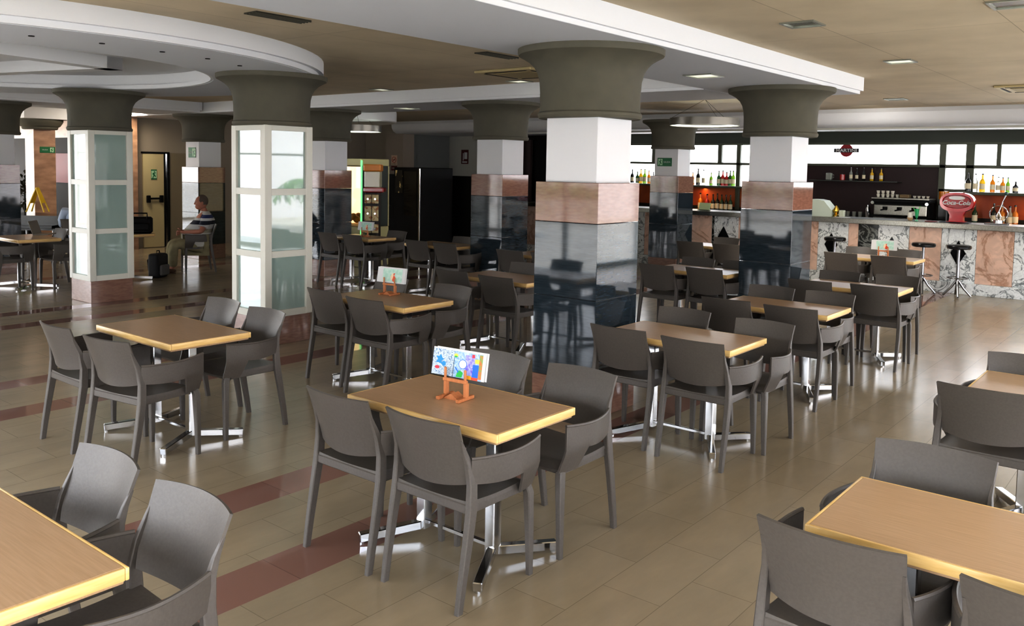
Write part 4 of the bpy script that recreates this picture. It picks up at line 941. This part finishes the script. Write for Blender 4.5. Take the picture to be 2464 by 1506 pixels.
def person(name, label, loc, rz, shirt, striped, trousers, hair, fat=1.0, long_hair=False):
    t = thing(name, label, 'person', loc, rz)
    f = fat
    hip, chest, neck = (0, -.02, .50), (0, -.12, .86), (0, -.13, 1.02)
    nd = {'pel': (hip, .15 * f, .13 * f), 'bel': ((0, .0, .64), .16 * f, .16 * f), 'che': (chest, .155 * f, .13 * f), 'sho': ((0, -.14, .95), .08, .065), 'nec': ((0, -.125, 1.06), .055, .055), 'hed': ((0, -.10, 1.13), .06, .06)}
    ed = [('pel', 'bel'), ('bel', 'che'), ('che', 'sho'), ('sho', 'nec'), ('nec', 'hed')]
    for s, k in ((-1, 'l'), (1, 'r')):
        nd.update({'cl' + k: ((s * .17 * f ** .5, -.14, .95), .062, .062), 'el' + k: ((s * .27 * f ** .5, -.02, .72), .05, .05), 'wr' + k: ((s * .10, .22, .70), .032, .036), 'pm' + k: ((s * .055, .275, .705), .026, .04),
                   'hp' + k: ((s * .11, .02, .49), .10 * f ** .5, .10 * f ** .5), 'kn' + k: ((s * .15, .40, .50), .07, .07), 'ca' + k: ((s * .15, .42, .30), .058, .058), 'an' + k: ((s * .15, .42, .09), .04, .042), 'to' + k: ((s * .16, .56, .035), .03, .026)})
        ed += [('sho', 'cl' + k), ('cl' + k, 'el' + k), ('el' + k, 'wr' + k), ('wr' + k, 'pm' + k), ('pel', 'hp' + k), ('hp' + k, 'kn' + k), ('kn' + k, 'ca' + k), ('ca' + k, 'an' + k), ('an' + k, 'to' + k)]
    body = skin_mesh(nd, ed)
    bm_ = bmesh.new(); bm_.from_mesh(body)
    X = head_into(bm_, (0, -.07, 1.20), 0)
    b = MB(); b.bm.free(); b.bm = bm_
    for s in (-1, 1):       # fingers curled over the belly, thumbs up
        for i in range(4): b.tube([(s * (.05 - .0), .29, .72 - i * .019), (s * (.02), .325 - .004 * i, .718 - i * .019), (s * (-.015 - .004 * (1.5 - abs(i - 1.5))), .335, .705 - i * .019), (s * (-.03), .325, .69 - i * .017)], [.010, .0095, .009, .007], 7)
        b.tube([(s * .07, .26, .735), (s * .05, .29, .755), (s * .025, .315, .76)], [.011, .010, .008], 7)
    bm_.to_mesh(body); bm_.free()
    mesh_obj('body', body, M_skin, t)
    e = MB()
    for s in (-1, 1): e.ball((s * .032, .086, .02), .011, 8, 6, xf=X)
    e.build('eyes', mat('eye_dark', rgb(40, 28, 24), .3), t)
    MB().tube([(-.025, .088, -.055), (0, .098, -.056), (.025, .088, -.055)], .005, 6, xf) if False else None
    m_ = MB(); m_.box(-.026, .026, .088, .097, -.062, -.053, .003, 1, xf=X); m_.build('mouth', mat('lips', rgb(140, 70, 62), .5), t)
    hb = MB(); hb.ball((0, -.018, .032), .108, 20, 12, (.84, .96, 1.06), X)
    if long_hair: hb.ball((0, -.05, -.07), .11, 18, 12, (.95, .7, 1.6), X)
    bmesh.ops.delete(hb.bm, geom=[v for v in hb.bm.verts if (X.inverted() @ v.co).y > .045 or ((X.inverted() @ v.co).z < -.03 and not long_hair)], context='VERTS')
    hb.build('hair', hair, t)
    q = f / 1.34; sb_ = MB(); secs = ((-.02, .455, .225, .20), (-.01, .50, .24, .225), (.0, .58, .247, .25), (.005, .66, .247, .252), (-.04, .76, .24, .235), (-.09, .84, .235, .208), (-.125, .91, .226, .172), (-.14, .965, .20, .13), (-.137, 1.01, .14, .10), (-.13, 1.04, .09, .082), (-.13, 1.06, .078, .076))
    rg_ = [[sb_.bm.verts.new((rx * q * cos(2 * pi * k / 32), cy_ + ry * q * sin(2 * pi * k / 32), z)) for k in range(32)] for cy_, z, rx, ry in secs]
    for a, b in zip(rg_, rg_[1:]):
        for k in range(32): sb_._f([a[k], a[(k + 1) % 32], b[(k + 1) % 32], b[k]])
    sb_._f(rg_[0])
    for s, k in ((-1, 'l'), (1, 'r')):
        a = Vector(nd['cl' + k][0]); eb = Vector(nd['el' + k][0]); w0 = Vector(nd['wr' + k][0])
        pts = [a + Vector((-s * .09, 0, -.01)), a, a.lerp(eb, .35), a.lerp(eb, .72)]; rs = [.085, .093, .088, .084]
        if long_hair: pts += [eb, eb.lerp(w0, .9)]; rs += [.07, .05]
        sb_.tube(pts, rs, 18)
    sb_.build('shirt', shirt, t, 60)
    tn = {'pel': (hip, .165 * f, .14 * f)}; te = []
    for s, k in ((-1, 'l'), (1, 'r')):
        tn.update({'hp' + k: (nd['hp' + k][0], .118 * f ** .5, .118 * f ** .5), 'kn' + k: (nd['kn' + k][0], .095, .095), 'ca' + k: (nd['ca' + k][0], .085, .085), 'an' + k: ((nd['an' + k][0][0], .42, .10), .075, .078)})
        te += [('pel', 'hp' + k), ('hp' + k, 'kn' + k), ('kn' + k, 'ca' + k), ('ca' + k, 'an' + k)]
    mesh_obj('trousers', skin_mesh(tn, te), trousers, t)
    for s in (-1, 1):
        b = MB(); b.ball((s * .16, .50, .045), .06, 16, 10, (.85, 2.2, .75)); b.box(s * .16 - .05, s * .16 + .05, .38, .62, 0, .02, .008); b.build('shoe', mat('shoe_brown', rgb(92, 66, 48), .5), t)
    return t
# striped polo shirt, broad bands along the body height
M_stripe = mat('striped_shirt', rgb(200, 200, 200), .8)
mp = coords(M_stripe, scale=(1, 1, 1)); sp = N(M_stripe, 'ShaderNodeSeparateXYZ'); L(M_stripe, mp, 'Vector', sp, 'Vector')
mr = N(M_stripe, 'ShaderNodeMapRange'); mr.inputs['From Min'].default_value = .5; mr.inputs['From Max'].default_value = 1.06; L(M_stripe, sp, 'Z', mr, 'Value')
rr_ = ramp(M_stripe, [(0, rgb(214, 212, 205)), (.34, rgb(168, 160, 140)), (.46, rgb(206, 206, 204)), (.60, rgb(22, 28, 48)), (.72, rgb(212, 212, 212)), (.80, rgb(30, 46, 100)), (.90, rgb(214, 212, 208))], 'CONSTANT'); L(M_stripe, mr, 'Result', rr_, 'Fac'); L(M_stripe, rr_, 'Color', P(M_stripe), 'Base Color')
person('person', 'seated man in striped polo shirt and khaki trousers, hands on belly', (8.17, 13.72, 0), radians(68), M_stripe, True, M_khaki, M_hairg, 1.34)
person('person', 'blonde person in pale blue shirt seated behind the farther glass pillar', (7.32, 16.38, 0), radians(-40), M_blueshirt, False, mat('dark_trousers', rgb(50, 48, 44), .8), M_hairb, 1.0, True)
chair(7.32, 16.38, radians(-40), 'dark armchair in which the blonde person sits')

# ------------------------------------------------------------------ outside (seen only through glass and in reflections)
struct(MB().box(-60, 80, -60, 80, -.3, -.14).build('ground', M_conc))
struct(MB().box(-19, -18, -20, 60, -.14, 3.4).build('outside_wall', M_bldg))
w = MB(); w.box(-20, 40, -13, -12, -.14, 5.5)
for k in range(12): w.box(8 + k * .3, 14, -12, -11 + 0 * k, -.14 + k * .17, .03 + k * .17)
struct(w.build('outside_house', M_bldg))
hg = MB(); foliage(hg, 900, (-16.2, 18, .45), .6, 16, .9, .5, .16, .2, 21)
o = hg.build('hedge', M_leaf); o['kind'] = 'stuff'; tag(o, 'green hedge along the pale wall outside the glazing', 'hedge')
def palm(x, y, h, label, seed):
    t = thing('palm_tree', label, 'palm tree', (x, y, -.14), 0, 'palms outside the windows'); rnd = random.Random(seed)
    MB().tube([(0, 0, 0), (.05, 0, h * .5), (.0, .05, h)], [.16, .13, .11], 10).build('trunk', M_trunk, t)
    b = MB()
    for k in range(16):
        a = 2 * pi * k / 16 + rnd.uniform(-.1, .1); ln = rnd.uniform(1.1, 1.5); prev = Vector((0, 0, h))
        for i in range(1, 9):
            q = i / 8; p = Vector((cos(a) * ln * q, sin(a) * ln * q, h + .6 * q - 1.2 * q * q)); s = Vector((-sin(a), cos(a), 0))
            for sg in (-1, 1):
                v = [b.bm.verts.new(x_) for x_ in (prev, p, p + s * sg * .32 * (1 - q * .6) + Vector((0, 0, -.18)))]; b._f(v)
            prev = p
    b.build('fronds', M_leaf, t)
palm(17.5, -7.5, 1.5, 'palm tree outside beyond the front windows', 1); palm(-8.5, 17, 1.8, 'palm tree outside beyond the left glazing', 2); palm(11.5, -8.5, 2.2, 'taller palm tree outside beyond the front windows', 3)

# ------------------------------------------------------------------ light
w = bpy.data.worlds.new('world'); sc.world = w; w.use_nodes = True
bg = w.node_tree.nodes['Background']
tc = w.node_tree.nodes.new('ShaderNodeTexCoord'); sx = w.node_tree.nodes.new('ShaderNodeSeparateXYZ'); cr = w.node_tree.nodes.new('ShaderNodeValToRGB')
w.node_tree.links.new(tc.outputs['Generated'], sx.inputs[0]); w.node_tree.links.new(sx.outputs['Z'], cr.inputs[0])
cr.color_ramp.elements[0].position = 0.0; cr.color_ramp.elements[0].color = (.95, .96, .97, 1)
cr.color_ramp.elements[1].position = .7; cr.color_ramp.elements[1].color = (.62, .76, 1.0, 1)
w.node_tree.links.new(cr.outputs[0], bg.inputs['Color']); bg.inputs['Strength'].default_value = 3.4
sun = bpy.data.lights.new('sun', 'SUN'); sun.energy = 5.0; sun.angle = .01; sun.color = (1, .95, .86)
so = bpy.data.objects.new('sun', sun); COL.objects.link(so); so.rotation_euler = Vector((-.5, -.4, -.77)).to_track_quat('-Z', 'Y').to_euler()
def area(name, loc, sx_, sy_, direction, power, col=(1, 1, 1), portal=False):
    l = bpy.data.lights.new(name, 'AREA'); l.shape = 'RECTANGLE'; l.size = sx_; l.size_y = sy_; l.energy = power; l.color = col
    o = bpy.data.objects.new(name, l); COL.objects.link(o); o.location = loc
    o.rotation_euler = Vector(direction).to_track_quat('-Z', 'Y').to_euler()
    if portal: l.cycles.is_portal = True
    return o
area('portal_left', (XW - .3, 4.1, 1.1), 12.3, 2.1, (1, 0, 0), 1, portal=True)
area('portal_lobby', (XW - .3, 20.6, 1.43), 11.2, 2.7, (1, 0, 0), 1, portal=True)
area('portal_front', (8.15, YF - .25, 1.43), 18.3, 2.7, (0, 1, 0), 1, portal=True)
area('portal_bar', (17.55, 4.4, 2.1), 12.7, .9, (-1, 0, 0), 1, portal=True)
area('shelf_lamp_left', (17.15, 8.6, 1.54), .06, 3.4, (-.05, 0, -1), 5, (1, .55, .2))
area('shelf_lamp_right', (17.15, 2.2, 1.55), .06, 2.2, (-.05, 0, -1), 4, (1, .55, .2))
area('bar_front_fill', (14.6, 4.5, 3.0), .3, 9, (.5, 0, -1), 30, (1, .97, .92))  # added fill that lifts the counter front, no fitting here
area('lobby_fill', (5.5, 23, 2.95), 3, 3, (0, 0, -1), 60, (1, .86, .68))  # added warm fill to brighten the lobby, no fixture modelled
area('door_fill', (9.2, 17.3, 2.98), 1.6, .5, (.1, .35, -1), 30, (1, .9, .75))  # added fill aimed at the cream door, not a real fitting

# ------------------------------------------------------------------ view
sc.view_settings.view_transform = 'Standard'; sc.view_settings.look = 'None'; sc.view_settings.exposure = 1.75; sc.view_settings.gamma = 1.0
sc.view_settings.use_curve_mapping = True
cm = sc.view_settings.curve_mapping
c_ = cm.curves[3]
c_.points[0].location = (0, 0); c_.points[1].location = (1, 1)
for a_, b_ in ((.03, .019), (.10, .083), (.25, .255), (.5, .55)): c_.points.new(a_, b_)
cm.update()
cy = sc.cycles
cy.use_denoising = True; cy.max_bounces = 7; cy.diffuse_bounces = 2; cy.glossy_bounces = 4; cy.transmission_bounces = 4; cy.transparent_max_bounces = 8
cy.caustics_reflective = False; cy.caustics_refractive = False; cy.sample_clamp_indirect = 6.0
cy.use_adaptive_sampling = True; cy.adaptive_threshold = 0.03
